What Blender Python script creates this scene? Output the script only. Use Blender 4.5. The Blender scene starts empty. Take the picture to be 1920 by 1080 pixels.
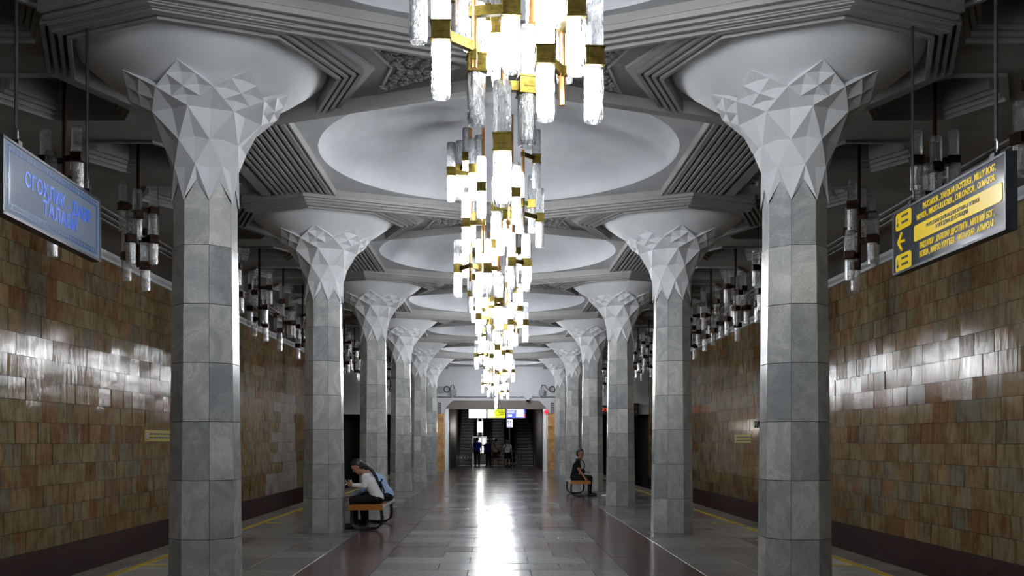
import bpy, bmesh, math, random
from math import sin, cos, pi, radians, sqrt, atan2
from mathutils import Vector, Matrix
from mathutils.geometry import tessellate_polygon

# ------------------------------------------------------------------ camera, world, exposure
SC = bpy.context.scene
COL = SC.collection
F = 1743.0                       # focal length in pixels of the 1920 px frame
CX, CZ = -0.05, 1.5              # camera x and eye height
VPX, VPY = 928.0, 827.0          # vanishing point of the hall axis in the frame
cam_d = bpy.data.cameras.new('camera')
cam = bpy.data.objects.new('camera', cam_d)
COL.objects.link(cam)
cam.location = (CX, 0, CZ)
cam.rotation_euler = (pi / 2, 0, 0)
cam_d.sensor_width = 36.0
cam_d.lens = F / 1920 * 36
cam_d.shift_x = (960 - VPX) / 1920
cam_d.shift_y = (VPY - 540) / 1920
cam_d.clip_end = 300
SC.camera = cam
world = bpy.data.worlds.new('world')
SC.world = world
world.use_nodes = True
world.node_tree.nodes['Background'].inputs[0].default_value = (0.5, 0.55, 0.65, 1)
world.node_tree.nodes['Background'].inputs[1].default_value = 0.008
SC.view_settings.view_transform = 'Standard'
SC.view_settings.look = 'None'
SC.view_settings.gamma = 1
SC.view_settings.use_curve_mapping = False
SC.view_settings.exposure = 1.7
BULB = 40.0                      # emission strength of the lit lamp tubes
SC.cycles.max_bounces = 7
SC.cycles.diffuse_bounces = 4
SC.cycles.glossy_bounces = 3
SC.cycles.transparent_max_bounces = 16
SC.cycles.transmission_bounces = 4
SC.cycles.caustics_reflective = False
SC.cycles.caustics_refractive = False
SC.cycles.sample_clamp_indirect = 4.0
SC.cycles.use_light_tree = True
SC.cycles.use_denoising = True

# ------------------------------------------------------------------ layout constants (metres)
S = 6.3                          # bay length
Y1 = 9.1                         # first column pair
XC = 2.88                        # columns stand at x = +-XC
YC = [Y1 + S * n for n in range(6)]
YROW = [Y1 - S] + YC             # ceiling rows, one before the first column
YD = [y + S / 2 for y in YROW]   # dome centres
XE = 4.78                        # platform edge
XW = 7.8                         # track wall
YEND = 47.3                      # end wall
YB = -5.0                        # hall goes on behind the camera
ZP = 5.25                        # dome soffit
ZF = 5.17                        # field between the domes
T = math.tan(radians(22.5))
rnd = random.Random(7)

# ------------------------------------------------------------------ mesh helpers
class MB:
    def __init__(s):
        s.v = []; s.f = []; s.m = []; s.mi = 0
    def add(s, vs, fs):
        o = len(s.v)
        s.v += [tuple(v) for v in vs]
        for f in fs:
            s.f.append(tuple(i + o for i in f)); s.m.append(s.mi)
        return s
    def box(s, x0, x1, y0, y1, z0, z1):
        return s.add([(x0,y0,z0),(x1,y0,z0),(x1,y1,z0),(x0,y1,z0),(x0,y0,z1),(x1,y0,z1),(x1,y1,z1),(x0,y1,z1)],
                     [(0,3,2,1),(4,5,6,7),(0,1,5,4),(1,2,6,5),(2,3,7,6),(3,0,4,7)])
    def bbox(s, x0, x1, y0, y1, z0, z1, b):
        """box whose top edges are chamfered by b"""
        v = [(x0,y0,z0),(x1,y0,z0),(x1,y1,z0),(x0,y1,z0),
             (x0,y0,z1-b),(x1,y0,z1-b),(x1,y1,z1-b),(x0,y1,z1-b),
             (x0+b,y0+b,z1),(x1-b,y0+b,z1),(x1-b,y1-b,z1),(x0+b,y1-b,z1)]
        return s.add(v, [(0,3,2,1),(0,1,5,4),(1,2,6,5),(2,3,7,6),(3,0,4,7),(4,5,9,8),(5,6,10,9),(6,7,11,10),(7,4,8,11),(8,9,10,11)])
    def prism(s, poly, z0, z1):
        n = len(poly)
        v = [(p[0],p[1],z0) for p in poly] + [(p[0],p[1],z1) for p in poly]
        fs = [(i,(i+1)%n,n+(i+1)%n,n+i) for i in range(n)]
        tr = tessellate_polygon([[Vector((p[0],p[1],0)) for p in poly]])
        for t in tr:
            fs.append((t[0],t[1],t[2])); fs.append((t[2]+n,t[1]+n,t[0]+n))
        return s.add(v, fs)
    def bar(s, pts, w, z0, z1, closed=False):
        """flat bar of width w following a plan polyline, mitred"""
        n = len(pts); L = []; R = []
        for i in range(n):
            p = Vector(pts[i])
            a = Vector(pts[i-1]) if (i > 0 or closed) else None
            b = Vector(pts[(i+1) % n]) if (i < n-1 or closed) else None
            d1 = (p-a).normalized() if a is not None else (b-p).normalized()
            d2 = (b-p).normalized() if b is not None else d1
            n1 = Vector((-d1.y,d1.x)); n2 = Vector((-d2.y,d2.x))
            m = (n1+n2).normalized(); k = w/2/max(.3, m.dot(n1))
            L.append(p+m*k); R.append(p-m*k)
        v = []
        for i in range(n):
            v += [(L[i].x,L[i].y,z0),(R[i].x,R[i].y,z0),(R[i].x,R[i].y,z1),(L[i].x,L[i].y,z1)]
        fs = []
        for i in range(n if closed else n-1):
            a = 4*i; b = 4*((i+1) % n)
            for k in range(4):
                fs.append((a+k,b+k,b+(k+1)%4,a+(k+1)%4))
        if not closed:
            e = 4*(n-1)
            fs += [(0,1,2,3),(e+3,e+2,e+1,e)]
        return s.add(v, fs)
    def tube(s, pts, r, k=8, caps=True):
        pts = [Vector(p) for p in pts]; n = len(pts)
        rr = r if isinstance(r, (list,tuple)) else [r]*n
        t0 = (pts[1]-pts[0]).normalized()
        ref = Vector((0,0,1)) if abs(t0.z) < .9 else Vector((1,0,0))
        u = t0.cross(ref).normalized()
        v = []
        for i,p in enumerate(pts):
            t = (pts[min(i+1,n-1)]-pts[max(i-1,0)]).normalized()
            u = (u - t*u.dot(t)).normalized(); w = t.cross(u)
            for j in range(k):
                a = 2*pi*j/k
                v.append(p+(u*cos(a)+w*sin(a))*rr[i])
        fs = []
        for i in range(n-1):
            for j in range(k):
                fs.append((i*k+j, i*k+(j+1)%k, (i+1)*k+(j+1)%k, (i+1)*k+j))
        if caps:
            fs.append(tuple(range(k-1,-1,-1))); fs.append(tuple((n-1)*k+j for j in range(k)))
        return s.add(v, fs)
    def lathe(s, prof, k=24, c=(0,0,0)):
        v = []; n = len(prof)
        for r,z in prof:
            for j in range(k):
                a = 2*pi*j/k
                v.append((c[0]+r*cos(a), c[1]+r*sin(a), c[2]+z))
        fs = [(i*k+j, i*k+(j+1)%k, (i+1)*k+(j+1)%k, (i+1)*k+j) for i in range(n-1) for j in range(k)]
        return s.add(v, fs)
    def mesh(s, name, mats, smooth=False):
        me = bpy.data.meshes.new(name)
        me.from_pydata(s.v, [], s.f)
        mats = mats if isinstance(mats, (list,tuple)) else [mats]
        for m in mats: me.materials.append(m)
        if len(mats) > 1:
            me.polygons.foreach_set('material_index', s.m)
        if smooth:
            me.polygons.foreach_set('use_smooth', [True]*len(me.polygons))
        me.update()
        return me
    def build(s, name, mats, parent=None, loc=(0,0,0), rz=0, smooth=False):
        return place(s.mesh(name, mats, smooth), name, parent, loc, rz)

def place(me, name, parent=None, loc=(0,0,0), rz=0):
    o = bpy.data.objects.new(name, me)
    COL.objects.link(o)
    o.location = loc
    if rz: o.rotation_euler = (0,0,rz)
    if parent: o.parent = parent
    return o
def tag(o, label, cat, group=None):
    o['label'] = label; o['category'] = cat
    if group: o['group'] = group
    return o
def thing(name, label, cat, loc=(0,0,0), rz=0, group=None):
    o = place(None, name, None, loc, rz)
    return tag(o, label, cat, group)
def struct(o):
    o['kind'] = 'structure'; return o
def ordinal(n):
    return ['first','second','third','fourth','fifth','sixth','seventh','eighth','ninth','tenth','eleventh','twelfth','thirteenth','fourteenth','fifteenth','sixteenth','seventeenth','eighteenth','nineteenth','twentieth','twenty-first'][n]

# ------------------------------------------------------------------ materials
def mat(name):
    m = bpy.data.materials.new(name); m.use_nodes = True
    nt = m.node_tree
    return m, nt, nt.nodes['Principled BSDF']
def node(nt, t, **kw):
    n = nt.nodes.new(t)
    for k,v in kw.items():
        if k in ('operation','blend_type','data_type','noise_dimensions','feature','wave_type','bands_direction'): setattr(n, k, v)
    return n
def plain(name, col, rough=.5, metal=0, spec=.5, emit=None, es=0):
    m, nt, b = mat(name)
    b.inputs['Base Color'].default_value = (*col, 1)
    b.inputs['Roughness'].default_value = rough
    b.inputs['Metallic'].default_value = metal
    b.inputs['Specular IOR Level'].default_value = spec
    if emit:
        b.inputs['Emission Color'].default_value = (*emit, 1)
        b.inputs['Emission Strength'].default_value = es
    return m
def ramp(nt, stops):
    r = nt.nodes.new('ShaderNodeValToRGB')
    el = r.color_ramp.elements
    while len(el) < len(stops): el.new(.5)
    for e,(p,c) in zip(el, stops):
        e.position = p; e.color = (*c, 1)
    return r
def coords(nt, scale, rand=True):
    """object coordinates shifted per object (so that copies differ)"""
    tc = nt.nodes.new('ShaderNodeTexCoord'); mp = nt.nodes.new('ShaderNodeMapping')
    nt.links.new(tc.outputs['Object'], mp.inputs[0]); mp.inputs['Scale'].default_value = scale
    if rand:
        oi = nt.nodes.new('ShaderNodeObjectInfo'); mu = nt.nodes.new('ShaderNodeMath'); mu.operation = 'MULTIPLY'
        mu.inputs[1].default_value = 97.0
        nt.links.new(oi.outputs['Random'], mu.inputs[0]); nt.links.new(mu.outputs[0], mp.inputs['Location'])
    return mp
def noise(nt, vec, scale, detail=4, rough=.6):
    n = nt.nodes.new('ShaderNodeTexNoise')
    n.inputs['Scale'].default_value = scale; n.inputs['Detail'].default_value = detail; n.inputs['Roughness'].default_value = rough
    if vec: nt.links.new(vec, n.inputs['Vector'])
    return n
def bump(nt, b, h, strength, dist):
    bp = nt.nodes.new('ShaderNodeBump'); bp.inputs['Strength'].default_value = strength; bp.inputs['Distance'].default_value = dist
    nt.links.new(h, bp.inputs['Height']); nt.links.new(bp.outputs[0], b.inputs['Normal'])
def mix(nt, fac, a, b, mode='MIX'):
    n = nt.nodes.new('ShaderNodeMix'); n.data_type = 'RGBA'; n.blend_type = mode
    for i,x in ((0,fac),(6,a),(7,b)):
        if isinstance(x, (int,float)): n.inputs[i].default_value = x
        elif isinstance(x, tuple): n.inputs[i].default_value = (*x, 1)
        else: nt.links.new(x, n.inputs[i])
    return n.outputs[2]
def idrand(nt):
    """a random number per object and per loose piece of a mesh"""
    oi = nt.nodes.new('ShaderNodeObjectInfo'); g = nt.nodes.new('ShaderNodeNewGeometry')
    a = nt.nodes.new('ShaderNodeMath'); a.operation = 'ADD'; f = nt.nodes.new('ShaderNodeMath'); f.operation = 'FRACT'
    nt.links.new(oi.outputs['Random'], a.inputs[0]); nt.links.new(g.outputs['Random Per Island'], a.inputs[1]); nt.links.new(a.outputs[0], f.inputs[0])
    return f.outputs[0]

def plaster(name, c0, c1, rough=.75):
    m, nt, b = mat(name)
    mp = coords(nt, (1,1,1), False)
    n1 = noise(nt, mp.outputs[0], 1.3, 5, .65); n2 = noise(nt, mp.outputs[0], 60, 3)
    r = ramp(nt, [(.3,c0),(.7,c1)]); nt.links.new(n1.outputs[0], r.inputs[0])
    nt.links.new(r.outputs[0], b.inputs['Base Color']); b.inputs['Roughness'].default_value = rough
    b.inputs['Specular IOR Level'].default_value = .3
    bump(nt, b, n2.outputs[0], .25, .004)
    return m
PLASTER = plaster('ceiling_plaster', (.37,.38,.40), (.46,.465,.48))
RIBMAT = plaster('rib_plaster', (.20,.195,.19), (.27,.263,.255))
CAPMAT = plaster('capital_plaster', (.60,.61,.63), (.68,.69,.71), .6)
WHITEWALL = plaster('white_wall_paint', (.66,.67,.70), (.74,.75,.78))

def marble(name, lo, hi, vein, rough):
    m, nt, b = mat(name)
    mp = coords(nt, (1,1,1))
    n1 = noise(nt, mp.outputs[0], 2.2, 8, .62); n1.inputs['Distortion'].default_value = 1.6
    n2 = noise(nt, mp.outputs[0], 120, 2)
    r = ramp(nt, [(.25,lo),(.5,hi),(.60,vein),(.66,hi),(.9,lo)]); nt.links.new(n1.outputs[0], r.inputs[0])
    rv = ramp(nt, [(0,(.62,.63,.65)),(.5,(.85,.85,.84)),(1,(1.15,1.13,1.08))]); nt.links.new(idrand(nt), rv.inputs[0])
    c = mix(nt, 1.0, r.outputs[0], rv.outputs[0], 'MULTIPLY')
    rs = ramp(nt, [(.3,(.72,.72,.72)),(.7,(1.12,1.12,1.12))]); nt.links.new(n2.outputs[0], rs.inputs[0])
    c = mix(nt, 1.0, c, rs.outputs[0], 'MULTIPLY')
    nt.links.new(c, b.inputs['Base Color']); b.inputs['Roughness'].default_value = rough
    return m
MARBLE = marble('grey_column_marble', (.40,.42,.435), (.56,.565,.56), (.70,.70,.69), .2)

def walltile(name, stops, rough):
    m, nt, b = mat(name)
    mp = coords(nt, (1,1,1))
    st = nt.nodes.new('ShaderNodeMapping'); st.inputs['Scale'].default_value = (1,7,1.1); nt.links.new(mp.outputs[0], st.inputs[0])
    n1 = noise(nt, st.outputs[0], 1.4, 6, .62); n1.inputs['Distortion'].default_value = .7
    n2 = noise(nt, mp.outputs[0], 3.0, 6, .65)
    r = ramp(nt, stops); nt.links.new(idrand(nt), r.inputs[0])
    d = ramp(nt, [(.28,(.50,.42,.34)),(.5,(1,1,1)),(.72,(1.35,1.25,1.1))]); nt.links.new(n1.outputs[0], d.inputs[0])
    e = ramp(nt, [(.32,(.75,.55,.42)),(.55,(1,1,1)),(.75,(1.05,1.1,1.12))]); nt.links.new(n2.outputs[0], e.inputs[0])
    c = mix(nt, 1.0, mix(nt, 1.0, r.outputs[0], d.outputs[0], 'MULTIPLY'), e.outputs[0], 'MULTIPLY')
    nt.links.new(c, b.inputs['Base Color']); b.inputs['Roughness'].default_value = rough
    b.inputs['Specular IOR Level'].default_value = .16
    bump(nt, b, n1.outputs[0], .25, .010)
    return m
WTILE = walltile('brown_onyx_wall_tile', [(0,(.20,.125,.060)),(.15,(.29,.21,.105)),(.3,(.23,.20,.125)),(.42,(.28,.185,.10)),(.55,(.27,.21,.115)),(.68,(.21,.19,.14)),(.8,(.32,.235,.125)),(.9,(.23,.12,.052)),(1,(.29,.25,.155))], .07)
WTILE_PALE = walltile('pale_replacement_tile', [(0,(.30,.275,.25)),(1,(.40,.385,.37))], .3)
PLINTH = plain('dark_red_plinth', (.035,.010,.008), .45)
ONYX = walltile('golden_onyx', [(0,(.62,.36,.14)),(.5,(.72,.47,.22)),(1,(.60,.32,.12))], .25)

def granite(name, lo, hi, rough):
    m, nt, b = mat(name)
    mp = coords(nt, (1,1,1))
    n1 = noise(nt, mp.outputs[0], 45, 4, .7); n2 = noise(nt, mp.outputs[0], 1.7, 4)
    r = ramp(nt, [(.3,lo),(.7,hi)]); nt.links.new(n1.outputs[0], r.inputs[0])
    rv = ramp(nt, [(0,(.72,.72,.72)),(1,(1.2,1.2,1.2))]); nt.links.new(idrand(nt), rv.inputs[0])
    c = mix(nt, 1.0, r.outputs[0], rv.outputs[0], 'MULTIPLY')
    nt.links.new(c, b.inputs['Base Color'])
    rr = nt.nodes.new('ShaderNodeMapRange'); rr.inputs[3].default_value = rough*.75; rr.inputs[4].default_value = rough*1.35
    nt.links.new(n2.outputs[0], rr.inputs[0]); nt.links.new(rr.outputs[0], b.inputs['Roughness'])
    b.inputs['Specular IOR Level'].default_value = .15
    bump(nt, b, n2.outputs[0], .05, .02)
    return m
FGREY = granite('grey_granite', (.19,.19,.187), (.34,.335,.33), .19)
FRED = granite('red_brown_granite', (.105,.068,.064), (.195,.132,.126), .18)
FEDGE = granite('edge_granite', (.13,.115,.10), (.21,.19,.17), .35)
GROUT = plain('grout', (.04,.038,.035), .8)
YELLOW = plain('yellow_road_paint', (.62,.42,.02), .5)
BLACKPIT = plain('track_bed_gravel', (.012,.011,.011), .9)
TUNNEL = plain('tunnel_dark', (.004,.004,.004), .95)  # darkness of the unlit tunnels and escalator shaft put into a near-black colour

def metal(name, c0, c1, rough):
    m, nt, b = mat(name)
    mp = coords(nt, (1,1,1)); n1 = noise(nt, mp.outputs[0], 25, 4)
    r = ramp(nt, [(.3,c0),(.7,c1)]); nt.links.new(n1.outputs[0], r.inputs[0])
    nt.links.new(r.outputs[0], b.inputs['Base Color']); b.inputs['Metallic'].default_value = 1; b.inputs['Roughness'].default_value = rough
    return m
BRASS = metal('aged_brass', (.055,.042,.010), (.13,.095,.020), .5)
COPPER = metal('copper_tube', (.40,.19,.07), (.62,.33,.13), .33)
DARKBRASS = metal('tarnished_brass', (.014,.008,.006), (.03,.016,.011), .5)
STEEL = metal('brushed_steel', (.50,.51,.53), (.66,.67,.69), .3)
BLACKSTEEL = plain('black_painted_steel', (.012,.012,.014), .35)

def glassmat(name, clear, transl):
    """ribbed cast glass: partly see-through, partly scattering, with sparkling reflections"""
    m = bpy.data.materials.new(name); m.use_nodes = True; nt = m.node_tree; nt.nodes.clear()
    out = nt.nodes.new('ShaderNodeOutputMaterial')
    tr = nt.nodes.new('ShaderNodeBsdfTransparent'); tr.inputs[0].default_value = (.95,.96,.97,1)
    tl = nt.nodes.new('ShaderNodeBsdfTranslucent'); tl.inputs[0].default_value = (.93,.95,.97,1)
    gl = nt.nodes.new('ShaderNodeBsdfGlossy'); gl.inputs['Roughness'].default_value = .08
    mp = coords(nt, (1,1,.35)); n = noise(nt, mp.outputs[0], 55, 3, .6); n.inputs['Distortion'].default_value = 1.2
    bp = nt.nodes.new('ShaderNodeBump'); bp.inputs['Strength'].default_value = 1; bp.inputs['Distance'].default_value = .012
    nt.links.new(n.outputs[0], bp.inputs['Height']); nt.links.new(bp.outputs[0], gl.inputs['Normal'])
    fr = nt.nodes.new('ShaderNodeFresnel'); fr.inputs[0].default_value = 1.65; nt.links.new(bp.outputs[0], fr.inputs[1])
    s1 = nt.nodes.new('ShaderNodeMixShader'); s2 = nt.nodes.new('ShaderNodeMixShader')
    r = ramp(nt, [(.35,(transl*.5,)*3),(.65,(min(1,transl*1.5),)*3)]); nt.links.new(n.outputs[0], r.inputs[0])
    nt.links.new(r.outputs[0], s1.inputs[0]); nt.links.new(tr.outputs[0], s1.inputs[1]); nt.links.new(tl.outputs[0], s1.inputs[2])
    nt.links.new(fr.outputs[0], s2.inputs[0]); nt.links.new(s1.outputs[0], s2.inputs[1]); nt.links.new(gl.outputs[0], s2.inputs[2])
    nt.links.new(s2.outputs[0], out.inputs[0])
    return m
GLASS = glassmat('ribbed_cast_glass', .6, .38)
GLASS_SIDE = glassmat('smoky_cast_glass', .8, .14)
def emitter(name, col, strength):
    m = bpy.data.materials.new(name); m.use_nodes = True; nt = m.node_tree; nt.nodes.clear()
    out = nt.nodes.new('ShaderNodeOutputMaterial'); e = nt.nodes.new('ShaderNodeEmission')
    e.inputs[0].default_value = (*col,1); e.inputs[1].default_value = strength
    nt.links.new(e.outputs[0], out.inputs[0]); return m
BULBMAT = emitter('lit_lamp_tube', (.95,.98,1.0), BULB)

# ================================================================== SETTING
# ------------------------------------------------------------------ floor
floor = struct(MB().box(-XE, XE, YB, 60, -1.3, -.012).build('floor', GROUT))
TD, TW = .6, .9
XEDGES = [-4.78,-4.42,-3.7,-2.95,-2.3,-1.45,-.72,0,.72,1.45,2.3,2.95,3.7,4.42,4.78]
spans = []
for k in range(-9, 100):
    y0 = k*TD
    if y0 > 59.4: break
    for i in range(len(XEDGES)-1):
        a, b = XEDGES[i], XEDGES[i+1]
        spans.append((a, b, y0, k, i))
tile_cache = {}
def floor_mat(a, b, y, k):
    cx = abs((a+b)/2)
    if cx > 4.42: return 2
    if cx > 2.3: return 0 if cx < 3.7 or k % 9 not in (3,4,5) else 1
    if cx > 1.45: return 1
    ph = (k + 3) % 6
    if ph in (0,): return 1
    if cx > .72 and ph in (1, 5): return 1
    return 0
FM = [FGREY, FRED, FEDGE]
near = sorted([s for s in spans if s[2] > 9.5], key=lambda s: s[2])
indiv = set()
for s_ in near:
    w = s_[1]-s_[0]
    if len(indiv) >= 300: break
    indiv.add(s_)
rest = MB(); restm = []
for (a, b, y0, k, i) in spans:
    off = .3 if (k % 2 and abs(a) < 2.2 and abs(b) < 2.2) else 0
    mi = floor_mat(a, b, y0, k)
    g = .0035
    # alternate rows are shifted by half a slab inside the central carpet
    if -1.5 < a and b < 1.5 and k % 2:
        a2, b2 = a + .36, b + .36
        if b2 > 1.45: b2 = 1.45
        if a <= -1.44: a2 = -1.45
    else: a2, b2 = a, b
    if b2-a2 < .1: continue
    if (a, b, y0, k, i) in indiv:
        w = round(b2-a2, 3); key = (w, mi)
        if key not in tile_cache:
            tile_cache[key] = MB().bbox(-w/2+g, w/2-g, -TD/2+g, TD/2-g, -.02, 0, .001).mesh('floor_slab', FM[mi])
        o = place(tile_cache[key], 'floor_slab', floor, ((a2+b2)/2, y0+TD/2, rnd.uniform(-.0008,.0008)))
        o.rotation_euler = (rnd.gauss(0,.003), rnd.gauss(0,.003), 0)
    else:
        rest.mi = mi
        rest.bbox(a2+g, b2-g, y0+g, y0+TD-g, -.02, rnd.uniform(-.0008,.0008), .001)
o = rest.build('paving', FM, floor); o['kind'] = 'stuff'
# yellow safety lines with their short cross marks
for sd in (-1, 1):
    ln = MB().box(sd*4.33-.045, sd*4.33+.045, YB, YEND, -.002, .0035).build('safety_line', YELLOW, floor)
    for k in range(12):
        y = 11.2 + 2.9*k
        xa, xb = sorted((sd*4.24, sd*3.92))
        MB().box(xa, xb, y-.04, y+.04, -.002, .0035).build('line_mark', YELLOW, ln)
# small floor grilles
def drain(x, y, label):
    d = thing('floor_grille', label, 'grille', (x,y,0))
    fr = MB().bar([(-.2,-.09),(.2,-.09),(.2,.09),(-.2,.09)], .02, -.004, .006, True).build('frame', STEEL, d)
    for k in range(7): MB().box(-.17+.055*k, -.145+.055*k, -.085, .085, -.004, .004).build('slat', DARKBRASS, d)
drain(CX+(861-VPX)*20.5/F, 20.5, 'small steel floor grille beside the bench with two people')
drain(CX+(1072-VPX)*14.3/F, 14.3, 'small steel floor grille in the open granite floor')

# ------------------------------------------------------------------ track pits, walls
for sd, nm in ((-1,'left'),(1,'right')):
    x0, x1 = sorted((sd*XE, sd*9.0))
    tb = struct(MB().box(x0, x1, YB, 75, -1.5, -1.2).build('floor_track_'+nm, BLACKPIT))
    for k in (0, 1):
        xr = sd*(5.55+1.52*k)
        MB().box(xr-.035, xr+.035, YB, 75, -1.21, -1.05).build('rail', STEEL, tb)
    x0, x1 = sorted((sd*XW, sd*(XW+.4)))
    w = struct(MB().box(x0, x1, YB, YEND+.3, -1.3, 5.5).build('wall_'+nm, GROUT))
    # plinth under the tiles
    x0, x1 = sorted((sd*XW, sd*(XW-.05)))
    MB().box(x0, x1, YB, YEND, -1.25, -.35).build('plinth', PLINTH, w)
    # tiles
    H0, ROWH = -.35, .361
    rows = 15
    allt = []
    tr = random.Random(31 if sd < 0 else 57)
    for r in range(rows):
        y = 7.0 + tr.uniform(-.5, 0)
        while y < YEND-.05:
            wd = tr.choice((.30,.36,.45,.55,.62,.62,.75))
            if y + wd > YEND-.25: wd = YEND-y
            allt.append((r, y, wd)); y += wd
    allt = [t for t in allt if t[2] > .1]
    vis = sorted([t for t in allt if t[1]+t[2] > 14.0], key=lambda t: t[1]-2*t[2])
    ind = set(vis[:300])
    cache = {}
    rest = MB()
    for (r, y, wd) in allt:
        z = H0 + r*ROWH; g = .004
        proud = .022 + tr.uniform(-.004,.006)
        if (r, y, wd) in ind:
            key = round(wd,3)
            if key not in cache:
                m_ = MB()
                m_.add([(0,-wd/2+g,-ROWH/2+g),(0,wd/2-g,-ROWH/2+g),(0,wd/2-g,ROWH/2-g),(0,-wd/2+g,ROWH/2-g),
                        (-sd*.03,-wd/2+g,-ROWH/2+g),(-sd*.03,wd/2-g,-ROWH/2+g),(-sd*.03,wd/2-g,ROWH/2-g),(-sd*.03,-wd/2+g,ROWH/2-g)],
                       [(0,1,2,3),(7,6,5,4),(0,4,5,1),(1,5,6,2),(2,6,7,3),(3,7,4,0)])
                cache[key] = m_.mesh('wall_tile', WTILE)
            o = place(cache[key], 'wall_tile', w, (sd*XW + sd*(.03-proud), y+wd/2, z+ROWH/2))
            o.rotation_euler = (0, tr.gauss(0,.011), tr.gauss(0,.011))
        else:
            pale = sd < 0 and 31.2 < y < 35.8 and r < 10 and (y > 32 + .35*((r*7) % 5) or r < 2)
            rest.mi = 1 if pale else 0
            xa, xb = sorted((sd*(XW+.005), sd*(XW-proud)))
            rest.box(xa, xb, y+g, y+wd-g, z+g, z+ROWH-g)
    o = rest.build('tile_facing', [WTILE, WTILE_PALE], w); o['kind'] = 'stuff'
    # white cornice on top of the tiles
    cz = H0 + rows*ROWH
    prof = [(0,0),(.09,0),(.09,.05),(.16,.09),(.16,.16),(0,.16)]
    m_ = MB(); n = len(prof)
    m_.add([(sd*(XW-p[0]), y, cz+p[1]) for y in (YB, YEND) for p in prof],
           [(i,(i+1)%n,n+(i+1)%n,n+i) for i in range(n)] + [tuple(range(n)), tuple(range(2*n-1,n-1,-1))])
    m_.build('cornice', WHITEWALL, w)

# back of the hall, behind the camera
struct(MB().box(-XW, XW, YB-.3, YB, -1.3, 6.3).build('wall_back', MARBLE))

# ------------------------------------------------------------------ ceiling
ceiling = struct(MB().box(-XW-.4, XW+.4, YB, YEND+.6, 6.25, 6.45).build('ceiling', RIBMAT))
def holed(rect, hole, z, flip=False):
    x0,x1,y0,y1 = rect
    outer = [Vector((x0,y0,0)),Vector((x1,y0,0)),Vector((x1,y1,0)),Vector((x0,y1,0))]
    inner = [Vector((p[0],p[1],0)) for p in hole]
    tr = tessellate_polygon([outer, inner])
    return [(v.x,v.y,z) for v in outer+inner], [tuple(t) for t in tr]
RD = 2.34; HX = 2.44            # dome radius, half width of the dome hexagon
NS = 64
ring = [(RD*cos(2*pi*k/NS), RD*sin(2*pi*k/NS)) for k in range(NS)]
# plate with round opening + bowl, shared by all bays
mb = MB(); v, f = holed((-3.5,3.5,-S/2,S/2), ring, 0); mb.add(v, f)
# thin lip of the opening
mb.add([(p[0],p[1],z) for z in (0,.04) for p in ring], [(k,(k+1)%NS,NS+(k+1)%NS,NS+k) for k in range(NS)])
plate_me = mb.mesh('dome_soffit', PLASTER)
prof = [(RD*1.0, .03)] + [(RD*cos(a), .03+.60*sin(a)) for a in [pi/2*k/12 for k in range(1,12)]] + [(.001,.63)]
dome_me = MB().lathe(prof, NS).mesh('dome', PLASTER, True)
for y in [Y1-2*S+S/2] + YD:
    place(plate_me, 'dome_soffit', ceiling, (0,y,ZP)); place(dome_me, 'dome', ceiling, (0,y,ZP))
# aisle soffit with hexagonal coffers over the platform edge
HXC = 4.75
def hexa(k): return [(.76*k,0),(.40*k,.62*k),(-.40*k,.62*k),(-.76*k,0),(-.40*k,-.62*k),(.40*k,-.62*k)]
mb = MB(); v, f = holed((-1.25,1.6,-1.05,1.05), hexa(1), 0); mb.add(v, f)
hx = hexa(1); mb.add([(p[0],p[1],z) for z in (0,.36) for p in hx], [(k,(k+1)%6,6+(k+1)%6,6+k) for k in range(6)])
mb.add([(p[0],p[1],.36) for p in hx], [(0,1,2,3,4,5)])
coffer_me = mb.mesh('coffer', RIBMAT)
coffer_ribs = [MB().bar(hexa(1.05-.075*j), .04, -.035+.045*j, .36, True).mesh('coffer_rib', RIBMAT) for j in range(4)]
YS = []                          # side chandelier rows
for y in YROW[:] :
    for k in range(3): YS.append(y + 1.05 + 2.1*k)
for sd in (-1, 1):
    for y in YS:
        c = place(coffer_me, 'coffer', ceiling, (sd*HXC, y, ZP), pi if sd < 0 else 0)
        if y > 7.5:
            for m_ in coffer_ribs: place(m_, 'coffer_rib', c, (0,0,0))
    xa, xb = sorted((sd*6.3, sd*(XW+.1)))
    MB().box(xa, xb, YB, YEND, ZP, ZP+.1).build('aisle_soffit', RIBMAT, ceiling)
    xa, xb = sorted((sd*3.45, sd*6.4))
    MB().box(xa, xb, YB, YROW[0], ZP, ZP+.1).build('aisle_soffit', RIBMAT, ceiling)
    for j in range(3):
        xx = sd*(6.35+.13*j)
        MB().box(xx-.04, xx+.04, YB, YEND, ZP-.03-.02*j, ZP+.02).build('aisle_rib', RIBMAT, ceiling)
# field between the domes, around each column row
def slant(c, u): return c - T*abs(u)
CV = .51 + T*XC                  # apex of the outer line above the column axis
half = [(0,slant(CV,XC)), (HX,slant(CV,XC-HX)), (XC,CV), (XC+1.02,slant(CV,1.02)), (XC+1.52,0)]
up = half[:4]
poly = [(-p[0],p[1]) for p in reversed(up[1:])] + up + [half[4]] + [(p[0],-p[1]) for p in reversed(up)] + [(-p[0],-p[1]) for p in up[1:]] + [(-half[4][0],0)]
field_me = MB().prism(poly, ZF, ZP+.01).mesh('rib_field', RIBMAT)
def octo(R): return [(R*cos(k*pi/4), R*sin(k*pi/4)) for k in range(8)]
ring_me = [MB().bar(octo(1.30+.075*j), .036, ZF-.135+.018*j, ZF+.005, True).mesh('octagon_rib', RIBMAT) for j in range(4)]
line_me = []
for j in range(4):
    c = CV - .03 - .085*j
    line_me.append(MB().bar([(XC, slant(c,XC)), (0,c), (-1.02, slant(c,1.02))], .040, ZF-.05-.022*j, ZF+.005).mesh('slanted_rib', RIBMAT))
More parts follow.
